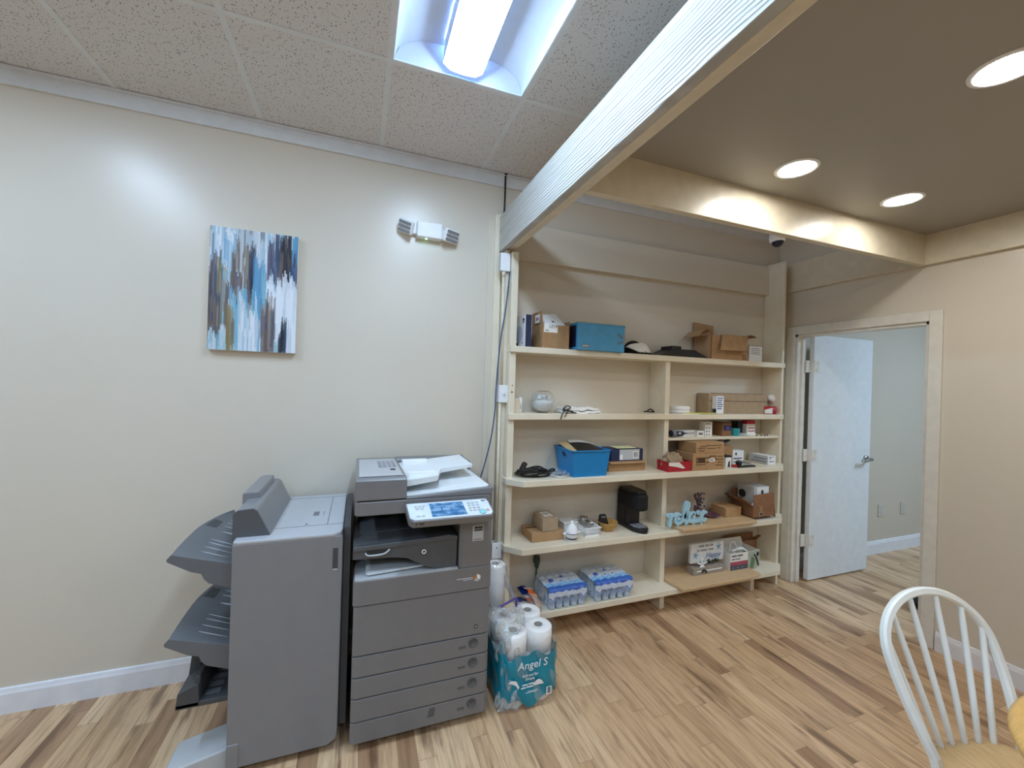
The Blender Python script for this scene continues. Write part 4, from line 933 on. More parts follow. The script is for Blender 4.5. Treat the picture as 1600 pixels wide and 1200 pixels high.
MB().lathe([(.02, 0), ((x1-x0)/2, 0), ((x1-x0)/2, h), (.02, h), (.02, 0)], ((x0+x1)/2, -.115, S2), 28).build('roll', 'red', t)
def wr(u, v):
    a = PI*1.1+u*.9; rr_ = (x1-x0)/2+.0012; return ((x0+x1)/2+rr_*math.cos(a), -.115+rr_*math.sin(a), S2+.006+(h-.014)*v*(.6+.4*u))
MB().grid(wr, 10, 2).build('printed_band', 'white', t)

# ---------------------------------------------------------------- small middle shelf
def sbox(px0, px1, pt, z, y, d, name, label, m, cat='box', extra=None, origin=None):
    x0, x1, h = slot(px0, px1, pt, z, y)
    t = thing(name, label, cat, ((x0+x1)/2, y+d/2, z))
    MB().box(x0, x1, y, y+d, z, z+h, 0, .0012).build('carton', m, t)
    if extra: extra(t, x0, x1, y, z, h)
    return t
def ex(t, x0, x1, y, z, h):
    m = MB().box(x0+.1, x1-.01, y-.001, y, z+h*.5, z+h*.56, 0).box(x0+.1, x1-.03, y-.001, y, z+h*.38, z+h*.42, 1).box(x0+.1, x1-.02, y-.001, y, z+h*.2, z+h*.24, 1).box(x0-.001, x0, y+.01, y+.1, z+h*.3, z+h*.7, 1); m.build('printed_text', ['greenery', 'inkgrey'], t)
sbox(1055, 1088.5, 672.5, SM, -.10, .08, 'product_box', 'long white box behind the blue tube on the small middle shelf', 'white', extra=ex)
x0 = at_y(1049, 680, -.14).x; x1 = at_y(1072, 680, -.14).x
t = thing('glue_tube', 'dark blue bottle lying on the small middle shelf with white lettering', 'bottle', ((x0+x1)/2, -.135, SM))
MB().lathe([(0, 0), (.022, .0), (.026, .006), (.026, .03), (.019, .036), (.0195, (x1-x0)*.72), (.012, (x1-x0)*.86), (.006, (x1-x0)*.88), (.004, (x1-x0)*1.08), (0, (x1-x0)*1.09)], n=20, T=Matrix.Translation((x0, -.135, SM+.0265)) @ Matrix.Rotation(PI/2, 4, 'Y')).build('bottle', 'navy', t)
MB().text('XL', (x0+.045, -.158, SM+.024), .026, mi=0, shear=.2).build('lettering', 'white', t)
MB().lathe([(.0265, 0), (.0275, .002), (.0275, .028), (.0265, .03)], n=20, T=Matrix.Translation((x0+.002, -.135, SM+.0265)) @ Matrix.Rotation(PI/2, 4, 'Y')).build('cap', 'inkgrey', t)
sbox(1090, 1100, 673.5, SM, -.13, .05, 'small_box', 'little white box between the long white box and the patterned packs', 'paper', extra=lambda t, x0, x1, y, z, h: MB().box(x0+.012, x1-.012, y-.001, y, z+.012, z+h-.012).build('printed_text', 'inkgrey', t))
def pack(pt0, pt1, label):
    x0 = at_y(1102, 670, -.13).x; x1 = at_y(1113, 670, -.13).x; z0 = SM+.0005 if pt1 is None else at_y(1107, pt1, -.13).z+.0005; z1 = at_y(1107, pt0, -.13).z
    t = thing('tissue_pack', label, 'pack', ((x0+x1)/2, -.1, z0), 'patterned white packs stacked on the small middle shelf')
    MB().box(x0, x1, -.13, -.07, z0, z1-.0005, 0, .003).build('carton', 'paper', t)
    m = MB()
    n = max(1, round((z1-z0)/.026))
    for j in range(n):
        for i in range(2): m.box(x0+.009+i*.025, x0+.021+i*.025, -.131, -.13, z0+(z1-z0)*(j+.3)/n, z0+(z1-z0)*(j+.3)/n+.011)
    m.build('printed_pattern', 'inkgrey', t)
pack(671.8, None, 'patterned white pack at the bottom of the little stack'); pack(659, 671.8, 'patterned white pack on top of the little stack')
def ex(t, x0, x1, y, z, h):
    MB().box(x0+.012, x1-.006, y-.001, y, z+h*.42, z+h*.82, 0).sphere(((x0+x1)/2+.006, y-.0015, z+h*.6), (.018, .0012, .016), 12, 8, 1).build('printed_label', ['navy', 'purple'], t)
sbox(1129, 1143, 661, SM, -.13, .12, 'cardboard_box', 'brown box with purple label on the small middle shelf', 'card_dk', extra=ex)
x0 = at_y(1143.5, 678, -.12).x; x1 = at_y(1155, 678, -.12).x; h = at_y(1149, 669.5, -.12).z-SM; r_ = (x1-x0)/2
o = MB().lathe([(0, .003), (r_*.84, 0), (r_*.88, .002), (r_*.96, h*.8), (r_, h*.84), (r_, h), (r_*.9, h), (r_*.8, .006), (0, .006)], ((x0+x1)/2, -.11, SM), 24).build('cup', 'teal'); tag(o, 'small teal cup on the small middle shelf', 'cup')
p = at_y(1160, 682, -.10); o = MB().lathe([(0, 0), (.05, 0), (.052, .006), (.03, .016), (0, .018)], (p.x, -.09, SM), 20).build('dish', 'cop_light'); tag(o, 'flat grey disc between the teal cup and the red-topped bottle', 'dish')
x0 = at_y(1167, 670, -.11).x; x1 = at_y(1180, 670, -.11).x; h = at_y(1173, 657, -.11).z-SM
t = thing('dispenser_bottle', 'white bottle with red top on the small middle shelf', 'bottle', ((x0+x1)/2, -.09, SM))
MB().box(x0-.004, x1+.004, -.115, -.05, SM, SM+.016, 0, .003).box(x0, x1, -.11, -.055, SM+.012, SM+h-.028, 0, .004).build('bottle', 'paper', t)
MB().box(x0, x1, -.11, -.055, SM+h-.03, SM+h, 0, .004).build('top', 'red', t)
MB().box(x0+.01, x1-.01, -.1115, -.1105, SM+.03, SM+.036, 0).box(x0+.01, x1-.01, -.1115, -.1105, SM+.055, SM+.062, 0).build('printed_text', 'red', t)
o = MB().box(x0-.065, x0-.012, -.08, -.02, SM, SM+h-.01, 0, .004).build('small_box', 'black'); tag(o, 'dark box standing behind the red-topped white bottle', 'box')
for k, px in enumerate((1182, 1189, 1194.5, 1198.5)):
    p = at_y(px, 685.5, -.155); o = MB().lathe([(0, 0), (.006, 0), (.007, .004), (.003, .008), (0, .009)], (p.x, -.155, SM), 10).build('screw', 'ink')
    tag(o, ['leftmost of four tiny screws on the small middle shelf edge', 'second from left of four tiny screws on the small middle shelf', 'third from left of four tiny screws on the small middle shelf', 'rightmost of four tiny screws on the small middle shelf edge'][k], 'screw', 'tiny screws on the small middle shelf')

# ---------------------------------------------------------------- third shelf
cx, cy = 1.03, -.16; m = MB(); rnd = random.Random(5)
for k in range(5):
    pts = []
    ax, ay = rnd.uniform(.06, .115), rnd.uniform(.04, .075); ph = rnd.uniform(0, 6); ox, oy = rnd.uniform(-.03, .05), rnd.uniform(-.02, .03)
    for i in range(12): a = ph+i*2*PI/12; pts.append((cx+ox+ax*math.cos(a)+rnd.uniform(-.008, .008), cy+oy+ay*math.sin(a), S3+.007+.005*k+.03*max(0, math.sin(a+k))*rnd.uniform(.5, 1.2)))
    m.tube(smooth_path(pts, 5, True), .0055, 7, closed=True)
m.tube(smooth_path([(cx-.02, cy, S3+.05), (cx+.05, cy, S3+.06), (cx+.12, cy+.03, S3+.03), (cx+.17, cy+.035, S3+.008), (cx+.1, cy+.02, S3+.008)], 6), .0055, 7)
t = thing('coiled_cable', 'heap of coiled black power cables on the left of the third shelf', 'cable', (cx, cy, S3))
m.build('cable', 'cable', t)
T = Matrix.Translation((cx-.045, cy+.01, S3+.06)) @ Matrix.Rotation(-.9, 4, 'Y') @ Matrix.Rotation(.4, 4, 'Z')
MB().box(-.03, .03, -.016, .016, -.014, .014, 0, .006, T=T).build('plug', 'cable', t)
p = at_y(854, 746, -.21); o = MB().tube(smooth_path([(p.x+.012*math.cos(a), -.21+.01*math.sin(a), S3+.003) for a in (0, 1.2, 2.4, 3.6, 4.8)], 5, True), .0022, 6, closed=True).build('key_ring', 'chrome'); tag(o, 'tiny metal ring in front of the plastic bag, third shelf', 'ring')
def bagf(u, v): return (1.14+.17*u+.02*v, -.245+.2*v, S3+.004+.02*abs(math.sin(7*u+5*v))*(.4+.6*v)+.012*math.sin(15*u-9*v)**2)
o = MB().grid(bagf, 24, 24).build('plastic_bag', 'film'); tag(o, 'clear crumpled plastic bag lying left of the blue bin', 'bag')
T = Matrix.Translation((1.225, -.20, S3+.003)) @ Matrix.Rotation(.5, 4, 'Z')
o = MB().box(-.06, .06, -.04, .05, 0, .006, 0, .001, T=T).box(-.04, .05, -.03, .03, .006, .0065, 1, T=T).build('card_packet', ['paper', 'inkgrey']); tag(o, 'white printed card in the clear bag, left of the blue bin', 'card')
# blue bin
a0 = at_y(896, 744, -.255).x; a1 = at_y(947, 743, -.255).x; t0 = at_y(895, 705, -.27); t1 = at_y(953, 704, -.27).x
zt = t0.z; t = thing('storage_bin', 'bright blue plastic bin full of folders on the third shelf', 'bin', ((a0+a1)/2, -.15, S3))
def tub(x0, x1, y0, y1, X0, X1, Y0, Y1, z0, z1, th=.004):
    v = [(x0, y0, z0), (x1, y0, z0), (x1, y1, z0), (x0, y1, z0), (X0, Y0, z1), (X1, Y0, z1), (X1, Y1, z1), (X0, Y1, z1)]
    i = [(x0+th, y0+th, z0+th), (x1-th, y0+th, z0+th), (x1-th, y1-th, z0+th), (x0+th, y1-th, z0+th), (X0+th, Y0+th, z1), (X1-th, Y0+th, z1), (X1-th, Y1-th, z1), (X0+th, Y1-th, z1)]
    f = [(3, 2, 1, 0), (0, 1, 5, 4), (1, 2, 6, 5), (2, 3, 7, 6), (3, 0, 4, 7), (8, 9, 10, 11), (8, 12, 13, 9), (9, 13, 14, 10), (10, 14, 15, 11), (11, 15, 12, 8), (4, 5, 13, 12), (5, 6, 14, 13), (6, 7, 15, 14), (7, 4, 12, 15)]
    return v+i, f
v, f = tub(a0, a1, -.255, -.05, t0.x, t1, -.275, -.02, S3, zt); MB().add(v, f).build('tub', 'blue', t)
X0, X1 = t0.x, t1
r = MB()
for q in ((X0-.006, X1+.006, -.281, -.272), (X0-.006, X1+.006, -.023, -.014), (X0-.006, X0+.003, -.281, -.014), (X1-.003, X1+.006, -.281, -.014)): r.box(*q, zt-.006, zt+.002, 0, .002)
r.build('rim', 'blue', t)
MB().tube(smooth_path([(X0-.004+.006, -.15+.035*math.cos(a), zt-.036+.018*math.sin(a)) for a in [k*PI/4 for k in range(8)]], 3, True), .0035, 6, closed=True).sphere((X0+.006, -.15, zt-.036), (.006, .032, .016), 14, 8, 1).build('handle_hole', ['blue', 'navy'], t)
o = MB().slab((X0+.012, -.25, zt-.02), (X0+.075, -.26, zt-.03), (X0+.07, -.05, zt+.026), (X0+.004, -.05, zt+.022), .005).build('folder', 'tan'); tag(o, 'tan paper folder sticking up at the left of the blue bin', 'folder')
def curl(z, c): return lambda u, v: (X0+.06+(X1-X0-.06)*u+.02*v*(1-u), -.24+.2*v, zt+z-.0+.026*(1-u)**2*v+.018*math.sin(u*PI)*v-.012*(1-v))
o = MB().grid(curl(.004, 0), 16, 8).grid(lambda u, v: curl(-.004, 0)(1-u, v), 16, 8).build('folder', 'black'); tag(o, 'black folder lying across the top of the blue bin', 'folder')
o = MB().grid(lambda u, v: curl(.012, 0)(u, .78+.22*v), 16, 4).grid(lambda u, v: curl(.008, 0)(1-u, .78+.22*v), 16, 4).build('paper_sheet', 'paper'); tag(o, 'curled white sheets on the black folder in the blue bin', 'paper')
# brown flat box with navy-grey box on top
x0 = at_y(951, 728, -.16).x; x1 = at_y(1008, 728, -.16).x; z1 = at_y(955, 722, -.16).z
t = carton('cardboard_box', 'flat brown box right of the blue bin under the navy and grey box', x0, x1, -.16, -.02, S3, z1-S3, 'card', (('f', -28, .025),), top=True)
xa = at_y(955, 712, -.155).x; xb = at_y(1004, 712, -.155).x; zb = z1+.002; zc = at_y(960, 702, -.155).z
t = thing('product_box', 'navy and grey box lying on the flat brown box, third shelf', 'box', ((xa+xb)/2, -.09, zb))
MB().box(xa, xb, -.158, -.025, zb, zc, 0, .002).build('carton', 'navy', t)
m = MB().box(xa+.065, xb-.03, -.1592, -.158, zb+.008, zc-.003, 0).box(xa+.068, xa+.09, -.1598, -.159, zb+.012, zb+.045, 1).box(xb-.085, xb-.042, -.1598, -.159, zb+.02, zc-.016, 1)
for k in range(6): m.box(xb-.079+k*.006, xb-.076+k*.006, -.1602, -.1596, zb+.026, zc-.022, 2)
m.build('printed_label', ['cop_light', 'white', 'ink'], t)
o = MB().slab((xa+.04, -.165, zc+.006), (xa+.20, -.165, zc+.0065), (xa+.22, -.05, zc+.003), (xa+.05, -.05, zc+.003), .003).build('paper_sheet', mat('pale_yellow_paper', '#dcdcae', .8)); tag(o, 'pale yellow paper lying on the navy and grey box', 'paper')
# right compartment
x0 = at_y(1044, 730, -.26).x; x1 = at_y(1080, 730, -.26).x; h = at_y(1060, 721.5, -.26).z-S3
t = thing('red_box', 'red open box holding a crumpled brown bag, third shelf right of the divider', 'box', ((x0+x1)/2, -.2, S3))
v, f = tub(x0, x1-.004, -.262, -.15, x0-.002, x1, -.266, -.145, S3, S3+h, .003); MB().add(v, f).build('carton', 'red', t)
MB().add([(x0+.0, -.2672, S3+h-.002), (x0+.09, -.2672, S3+h-.002), (x0+.145, -.2658, S3+h*.35), (x0+.125, -.2655, S3+h*.30), (x0+.075, -.266, S3+h*.48), (x0+.0, -.266, S3+h*.66)], [(0, 5, 4, 3, 2, 1)]).build('white_flap', 'paper', t)
def lump(u, v):
    th, ph = PI*v, 2*PI*u; q = 1+.16*math.sin(5*ph+3*th)+.12*math.sin(9*ph-7*th)+.08*math.sin(17*ph+4*th)
    return ((x0+x1)/2-.02+.075*q*math.sin(th)*math.cos(ph), -.205+.045*q*math.sin(th)*math.sin(ph), S3+.062+.055*q*math.cos(th))
o = MB().grid(lump, 36, 20).build('paper_bag', 'cardgrey'); tag(o, 'crumpled brown paper bag in the red box', 'bag')
x0 = at_y(1055, 705, -.09).x; x1 = at_y(1090, 705, -.09).x
def envelope(u, v):
    return (x0+(x1-x0+.02)*u, -.15+.12*v, S3+.085+.085*u+.03*math.sin(PI*v)+.012*math.sin(9*u+5*v))
m = MB().grid(envelope, 14, 10).grid(lambda u, v: tuple(Vector(envelope(1-u, v))-Vector((0, 0, .045*math.sin(PI*u)+.02))), 14, 10)
o = m.box(x0+.05, x1, -.12, -.03, S3, S3+.09, 0).build('padded_envelope', 'card_dk'); tag(o, 'brown padded parcel slumped behind the red box', 'parcel')
x0, x1, h = slot(1083, 1132, 709, S3, -.27)
t = thing('cardboard_box', 'brown printed carton at the bottom of the pair on the third shelf', 'box', ((x0+x1)/2, -.18, S3), 'printed brown cartons on the third shelf')
MB().box(x0, x1, -.27, -.09, S3, S3+h, 0, .002).build('carton', 'card2', t)
m = MB(); f_ = -.271
def frame(m, x, z, w, hh, th, mi=0): m.box(x, x+w, f_, -.27, z, z+th, mi).box(x, x+w, f_, -.27, z+hh-th, z+hh, mi).box(x, x+th, f_, -.27, z, z+hh, mi).box(x+w-th, x+w, f_, -.27, z, z+hh, mi)
W_ = x1-x0
frame(m, x0+.03, S3+h*.45, W_*.42, h*.3, .006); m.box(x0+.045, x0+W_*.38, f_, -.27, S3+h*.5, S3+h*.7, 0).box(x0+.03, x0+W_*.4, f_, -.27, S3+h*.33, S3+h*.37, 0)
for k in range(4): m.box(x1-.085+.02*(k % 2), x1-.015, f_, -.27, S3+h*(.26+.17*k), S3+h*(.30+.17*k), 0)
frame(m, x0+W_*.52, S3+h*.62, .06, h*.22, .006); m.box(x0+W_*.5, x0+W_*.5+.055, f_-.0005, -.27, S3+h*.5, S3+h*.68, 1).box(x0+W_*.515, x0+W_*.515+.036, f_-.001, -.27, S3+h*.57, S3+h*.62, 0)
m.build('printed_text', ['inkbrown', 'white'], t)
x0, x1, h2 = slot(1088, 1132, 690.5, S3, -.265); z0 = S3+h+.001; h2 = min(h2, SM-.024-S3)-h-.002
t = thing('cardboard_box', 'brown printed carton stacked on top of the other, under the small middle shelf', 'box', ((x0+x1)/2, -.18, z0), 'printed brown cartons on the third shelf')
MB().box(x0, x1, -.265, -.09, z0, z0+h2, 0, .002).build('carton', 'card2', t)
m = MB(); f2 = -.266; W_ = x1-x0
for a, b_, z_ in ((.06, .34, .45), (.4, .68, .4), (.74, .86, .43), (.08, .3, .2), (.14, .36, .62), (.36, .9, .68)): m.box(x0+W_*a, x0+W_*b_, f2, -.265, z0+h2*z_, z0+h2*(z_+.06))
m.build('printed_text', 'inkbrown', t)
x0 = at_y(1134, 712, -.20).x; x1 = at_y(1146, 712, -.20).x; h = at_y(1137, 703, -.2).z-S3
t = carton('cardboard_box', 'brown box wedged behind the black and white box beside the printed cartons', x0-.06, x1+.05, -.15, -.03, S3, h+.02, 'card', (), top=True)
T = Matrix.Translation((x0+.015, -.13, S3+h+.05)) @ Matrix.Rotation(-.35, 4, 'Y')
t = thing('stapler', 'black and grey stapler tilted on the brown box under the small middle shelf', 'stapler', (x0+.03, -.13, S3+h+.02))
MB().box(-.075, .085, -.018, .018, -.022, -.008, 0, .004, T=T).build('base', 'black', t)
MB().box(-.07, .085, -.015, .015, .0, .016, 0, .005, T=T).build('arm', 'inkgrey', t); MB().box(.083, .094, -.012, .012, -.004, .012, 0, .002, T=T).build('tip', 'chrome', t)
x0 = at_y(1133, 720, -.21).x; x1 = at_y(1142, 720, -.21).x; h = at_y(1137, 712, -.21).z-S3
t = thing('product_box', 'narrow box with black and white print beside the bottom printed carton', 'box', ((x0+x1)/2, -.17, S3))
MB().box(x0, x1, -.215, -.12, S3, S3+h, 0, .001).build('carton', 'white', t)
m = MB().box(x0, x1, -.216, -.12, S3+h-.012, S3+h+.001, 0).prism([(x0+.02, S3+.002), (x0+.044, S3+.002), (x0+.04, S3+h*.45), (x0+.05, S3+h*.55), (x0+.028, S3+h*.5)], 'y', -.2165, -.215, 0)
m.build('printed_text', 'ink', t)
x0 = at_y(1143.5, 715, -.12).x; x1 = at_y(1161, 715, -.12).x; h = at_y(1152, 704, -.12).z-S3
t = thing('product_box', 'tall white printed box behind the red marker and black tool, third shelf', 'box', ((x0+x1)/2, -.08, S3))
MB().box(x0, x1, -.125, -.05, S3, S3+h, 0, .002).build('carton', 'white', t)
m = MB().box(x0+.03, x0+.045, -.126, -.125, S3+h-.035, S3+h-.015)
for k in range(3): m.box(x0+.012, x1-.02-.02*k, -.126, -.125, S3+h-.065-k*.028, S3+h-.057-k*.028)
m.build('printed_text', 'navy', t)
p = at_y(1147, 727, -.22)
o = MB().cyl((p.x-.02, -.22, S3+.011), (p.x+.03, -.235, S3+.011), .011, n=12).cyl((p.x+.03, -.235, S3+.011), (p.x+.055, -.243, S3+.011), .009, n=12, mi=1).build('marker', ['red', 'yellow']); tag(o, 'short red and yellow marker beside the black tool on the third shelf', 'marker')
a = at_y(1151, 728, -.235).x; b_ = at_y(1179, 727, -.235).x
t = thing('stapler', 'flat black tool with grey lever lying on the third shelf', 'stapler', ((a+b_)/2, -.235, S3))
MB().prism([(a, S3), (b_-.01, S3), (b_, S3+.006), (b_-.02, S3+.014), (a+.02, S3+.016)], 'y', -.252, -.222, 0, .003).build('base', 'black', t)
MB().prism([(a+.04, S3+.03), (a+.07, S3+.048), (b_+.0, S3+.02), (b_+.015, S3+.014), (b_-.01, S3+.012), (a+.06, S3+.02)], 'y', -.20, -.18, 0, .003).build('lever', 'inkgrey', t)
MB().box(a+.0, a+.04, -.25, -.22, S3+.012, S3+.045, 0, .008).build('hinge', 'blackmatte', t)
x0 = at_y(1199, 718, -.20).x; x1 = at_y(1211, 718, -.20).x; h = at_y(1205, 712.5, -.20).z-S3
t = thing('product_box', 'white box with printed side greyed for shade at the right end of the third shelf', 'box', ((x0+x1)/2, -.12, S3))
MB().box(x0, x1, -.205, -.03, S3, S3+h, 0, .001).build('carton', 'white', t)
m = MB().box(x0-.0012, x0, -.2045, -.031, S3+.001, S3+h-.001, 0)  # side face greyed, its shade put into the colour under the print
for k in range(3): m.box(x0-.002, x0-.001, -.19+.0*k, -.08+.02*k, S3+h-.03-k*.022, S3+h-.022-k*.022, 1)
m.box(x0+.018, x0+.028, -.206, -.205, S3+h*.62, S3+h*.8, 1).box(x0+.015, x1-.015, -.206, -.205, S3+h*.3, S3+h*.4, 1).box(x0+.01, x1-.02, -.206, -.205, S3+h-.012, S3+h-.008, 1)
m.build('printed_side', ['cop_light', 'inkgrey'], t)

# ---------------------------------------------------------------- fourth shelf, left
x0 = at_y(831, 840, -.2).x; x1 = at_y(881, 838, -.2).x; h = at_y(832, 834, -.2).z-S4
t = carton('cardboard_box', 'wide brown box under the smaller box on the fourth shelf', x0, x1, -.2, -.03, S4, h, 'card2', (), top=True)
MB().box(x0+.0, x1, -.10, -.085, S4+h, S4+h+.001).build('seam', 'inkbrown', t)
xa = at_y(848, 822, -.195).x; xb = at_y(872, 822, -.195).x; za = S4+h+.002; hb = at_y(850, 811, -.195).z-za
t = carton('cardboard_box', 'small brown box with white address label stacked on the wide box', xa, xb, -.195, -.04, za, hb, 'cardgrey', (), top=True)
MB().box(xa+.03, xa+.095, -.15, -.06, za+hb, za+hb+.001, 0).box(xa+.036, xa+.085, -.10, -.092, za+hb+.001, za+hb+.0015, 1).box(xa+.036, xa+.07, -.12, -.114, za+hb+.001, za+hb+.0015, 1).build('address_label', ['paper', 'inkgrey'], t)
p = at_y(893, 840, -.23)
t = thing('figurine', 'blue and white china bell shaped figurine in front of the white basket', 'figurine', (p.x, -.23, S4))
MB().lathe([(0, 0), (.026, 0), (.03, .004), (.04, .034), (.043, .05), (.044, .054), (.041, .062), (.037, .078), (.028, .092), (.016, .104), (.011, .112), (.012, .122), (.01, .126), (0, .126)], (p.x, -.23, S4), 28).build('body', 'white', t)
MB().lathe([(.0438, .0505), (.0448, .0525), (.0438, .0545)], (p.x, -.23, S4), 28).lathe([(.0325, .012), (.0353, .018), (.0378, .024)], (p.x, -.23, S4), 28).build('painted_band', 'navy', t)
MB().box(p.x+.04, p.x+.062, -.24, -.22, S4+.043, S4+.055, 0, .005).box(p.x-.062, p.x-.04, -.24, -.22, S4+.043, S4+.055, 0, .005).build('arm', 'white', t)
x0 = at_y(878, 826, -.1).x
o = MB().box(x0, x0+.10, -.13, -.04, S4, S4+.075, 0, .006).box(x0-.004, x0+.104, -.134, -.036, S4+.07, S4+.08, 0, .003).build('plastic_tub', 'cop_pale'); tag(o, 'white lidded tub behind the china figurine', 'tub')
x0 = at_y(914, 832, -.2).x; x1 = at_y(935, 830, -.2).x
t = thing('plastic_basket', 'white slotted plastic basket on the fourth shelf', 'basket', ((x0+x1)/2, -.12, S4))
X0, X1, Y0, Y1, Zt = x0-.008, x1+.008, -.215, -.03, S4+.058
m = MB().box(x0, x1, -.205, -.04, S4, S4+.004)
def bars(p0, p1, q0, q1, n):
    p0, p1, q0, q1 = map(Vector, (p0, p1, q0, q1))
    for k in range(n+1): u = k/n; m.tube([p0.lerp(p1, u), q0.lerp(q1, u)], .0022, 5)
bars((x0, -.205, S4+.002), (x1, -.205, S4+.002), (X0, Y0, Zt), (X1, Y0, Zt), 13); bars((x0, -.04, S4+.002), (x1, -.04, S4+.002), (X0, Y1, Zt), (X1, Y1, Zt), 13)
bars((x0, -.205, S4+.002), (x0, -.04, S4+.002), (X0, Y0, Zt), (X0, Y1, Zt), 16); bars((x1, -.205, S4+.002), (x1, -.04, S4+.002), (X1, Y0, Zt), (X1, Y1, Zt), 16)
for q in ((X0-.003, X1+.003, Y0-.003, Y0+.003), (X0-.003, X1+.003, Y1-.003, Y1+.003), (X0-.003, X0+.003, Y0, Y1), (X1-.003, X1+.003, Y0, Y1)): m.box(*q, Zt-.004, Zt+.003)
m.box(x0-.002, x1+.002, -.208, -.037, S4, S4+.012)
m.build('basket', 'white', t)
MB().lathe([(0, 0), (.026, 0), (.03, .01), (.03, .03), (.026, .03), (.024, .006), (0, .006)], ((X0+X1)/2+.02, -.055, S4+.052), 20).build('metal_ring', 'chrome', t)
o = MB().lathe([(.021, 0), (.025, 0), (.025, .014), (.021, .014), (.021, 0)], ((X0+X1)/2+.05, -.105, S4+.05), 20).build('napkin_ring', 'chrome'); tag(o, 'small metal ring lying in the white basket', 'ring')
p = at_y(949, 828, -.13); r_ = (at_y(962, 826, -.13).x-at_y(936, 826, -.13).x)/2
o = MB().lathe([(0, .003), (r_*.5, 0), (r_*.55, .003), (r_*.85, .03), (r_, .058), (r_*1.02, .062), (r_*.97, .062), (r_*.8, .032), (r_*.5, .008), (0, .008)], (p.x, -.13, S4), 36).build('wicker_basket', 'wicker'); tag(o, 'round woven basket on the fourth shelf beside the coffee maker', 'basket')
T = Matrix.Translation((p.x-.03, -.13, S4+.02)) @ Matrix.Rotation(-.25, 4, 'X')
t = thing('coffee_pod_holder', 'black scoop standing in the woven basket', 'scoop', (p.x-.03, -.13, S4+.01))
MB().prism([(-.042, 0), (.042, 0), (.03, .05), (.024, .082), (.016, .09), (-.016, .09), (-.024, .082), (-.03, .05)], 'y', -.012, .012, 0, .004, T=T).build('body', 'black', t)
MB().box(-.017, .017, -.0135, -.012, .064, .077, 0, .003, T=T).build('slot', 'inkgrey', t)
# coffee maker
x0 = at_y(979, 800, -.13).x; x1 = at_y(1012, 800, -.20).x; hz = at_y(985, 763, -.1).z
t = thing('coffee_maker', 'slim black coffee maker on the fourth shelf left of the divider', 'coffee maker', ((x0+x1)/2, -.14, S4))
xm = (x0+x1)/2-.005; w = .062
MB().prism([(xm-w, -.02), (xm-w, -.20), (xm-w+.02, -.245), (xm-.01, -.272), (xm+.01, -.272), (xm+w-.02, -.245), (xm+w, -.20), (xm+w, -.02)], 'z', S4, S4+.03, 0, .006).build('base', 'black', t)
MB().prism([(xm-w+.002, -.02), (xm-w+.002, -.12), (xm-w+.02, -.145), (xm+w-.02, -.145), (xm+w-.002, -.12), (xm+w-.002, -.02)], 'z', S4+.028, hz-.02, 0, .006).build('tower', 'black', t)
MB().prism([(xm-w, -.02), (xm-w, -.18), (xm-w+.02, -.235), (xm, -.25), (xm+w-.02, -.235), (xm+w, -.18), (xm+w, -.02)], 'z', hz-.125, hz-.015, 0, .012).build('brew_head', 'blackmatte', t)
MB().prism([(xm-w+.008, -.03), (xm-w+.008, -.18), (xm-w+.026, -.225), (xm+w-.026, -.225), (xm+w-.008, -.18), (xm+w-.008, -.03)], 'z', hz-.016, hz+.004, 0, .005).build('lid', 'black', t)
MB().prism([(xm-w+.012, -.15), (xm-w+.012, -.20), (xm-w+.03, -.238), (xm+w-.03, -.238), (xm+w-.012, -.20), (xm+w-.012, -.15)], 'z', S4+.03, S4+.034, 0).build('drip_tray', 'inkgrey', t)
MB().lathe([(0, -.012), (.014, -.012), (.016, 0)], (xm, -.19, hz-.124), 14).build('spout', 'black', t)
p = at_y(838, 874, -.01)
t = thing('power_plug', 'dark green plug and cord hanging on the wall under the fourth shelf', 'plug', (p.x, -.012, S5+.01))
MB().box(p.x-.02, p.x+.02, -.035, -.001, p.z-.025, p.z+.03, 0, .01).prism([(p.x-.016, p.z-.02), (p.x+.016, p.z-.02), (p.x+.008, p.z-.055), (p.x-.008, p.z-.055)], 'y', -.03, -.01, 0, .003).build('plug', 'greenery', t)
MB().tube(smooth_path([(p.x, -.02, p.z-.05), (p.x-.002, -.018, p.z-.1), (p.x+.006, -.016, p.z-.15), (p.x+.012, -.02, S5+.008), (p.x+.06, -.03, S5+.006)], 6), .0055, 8).build('cord', 'greenery', t)

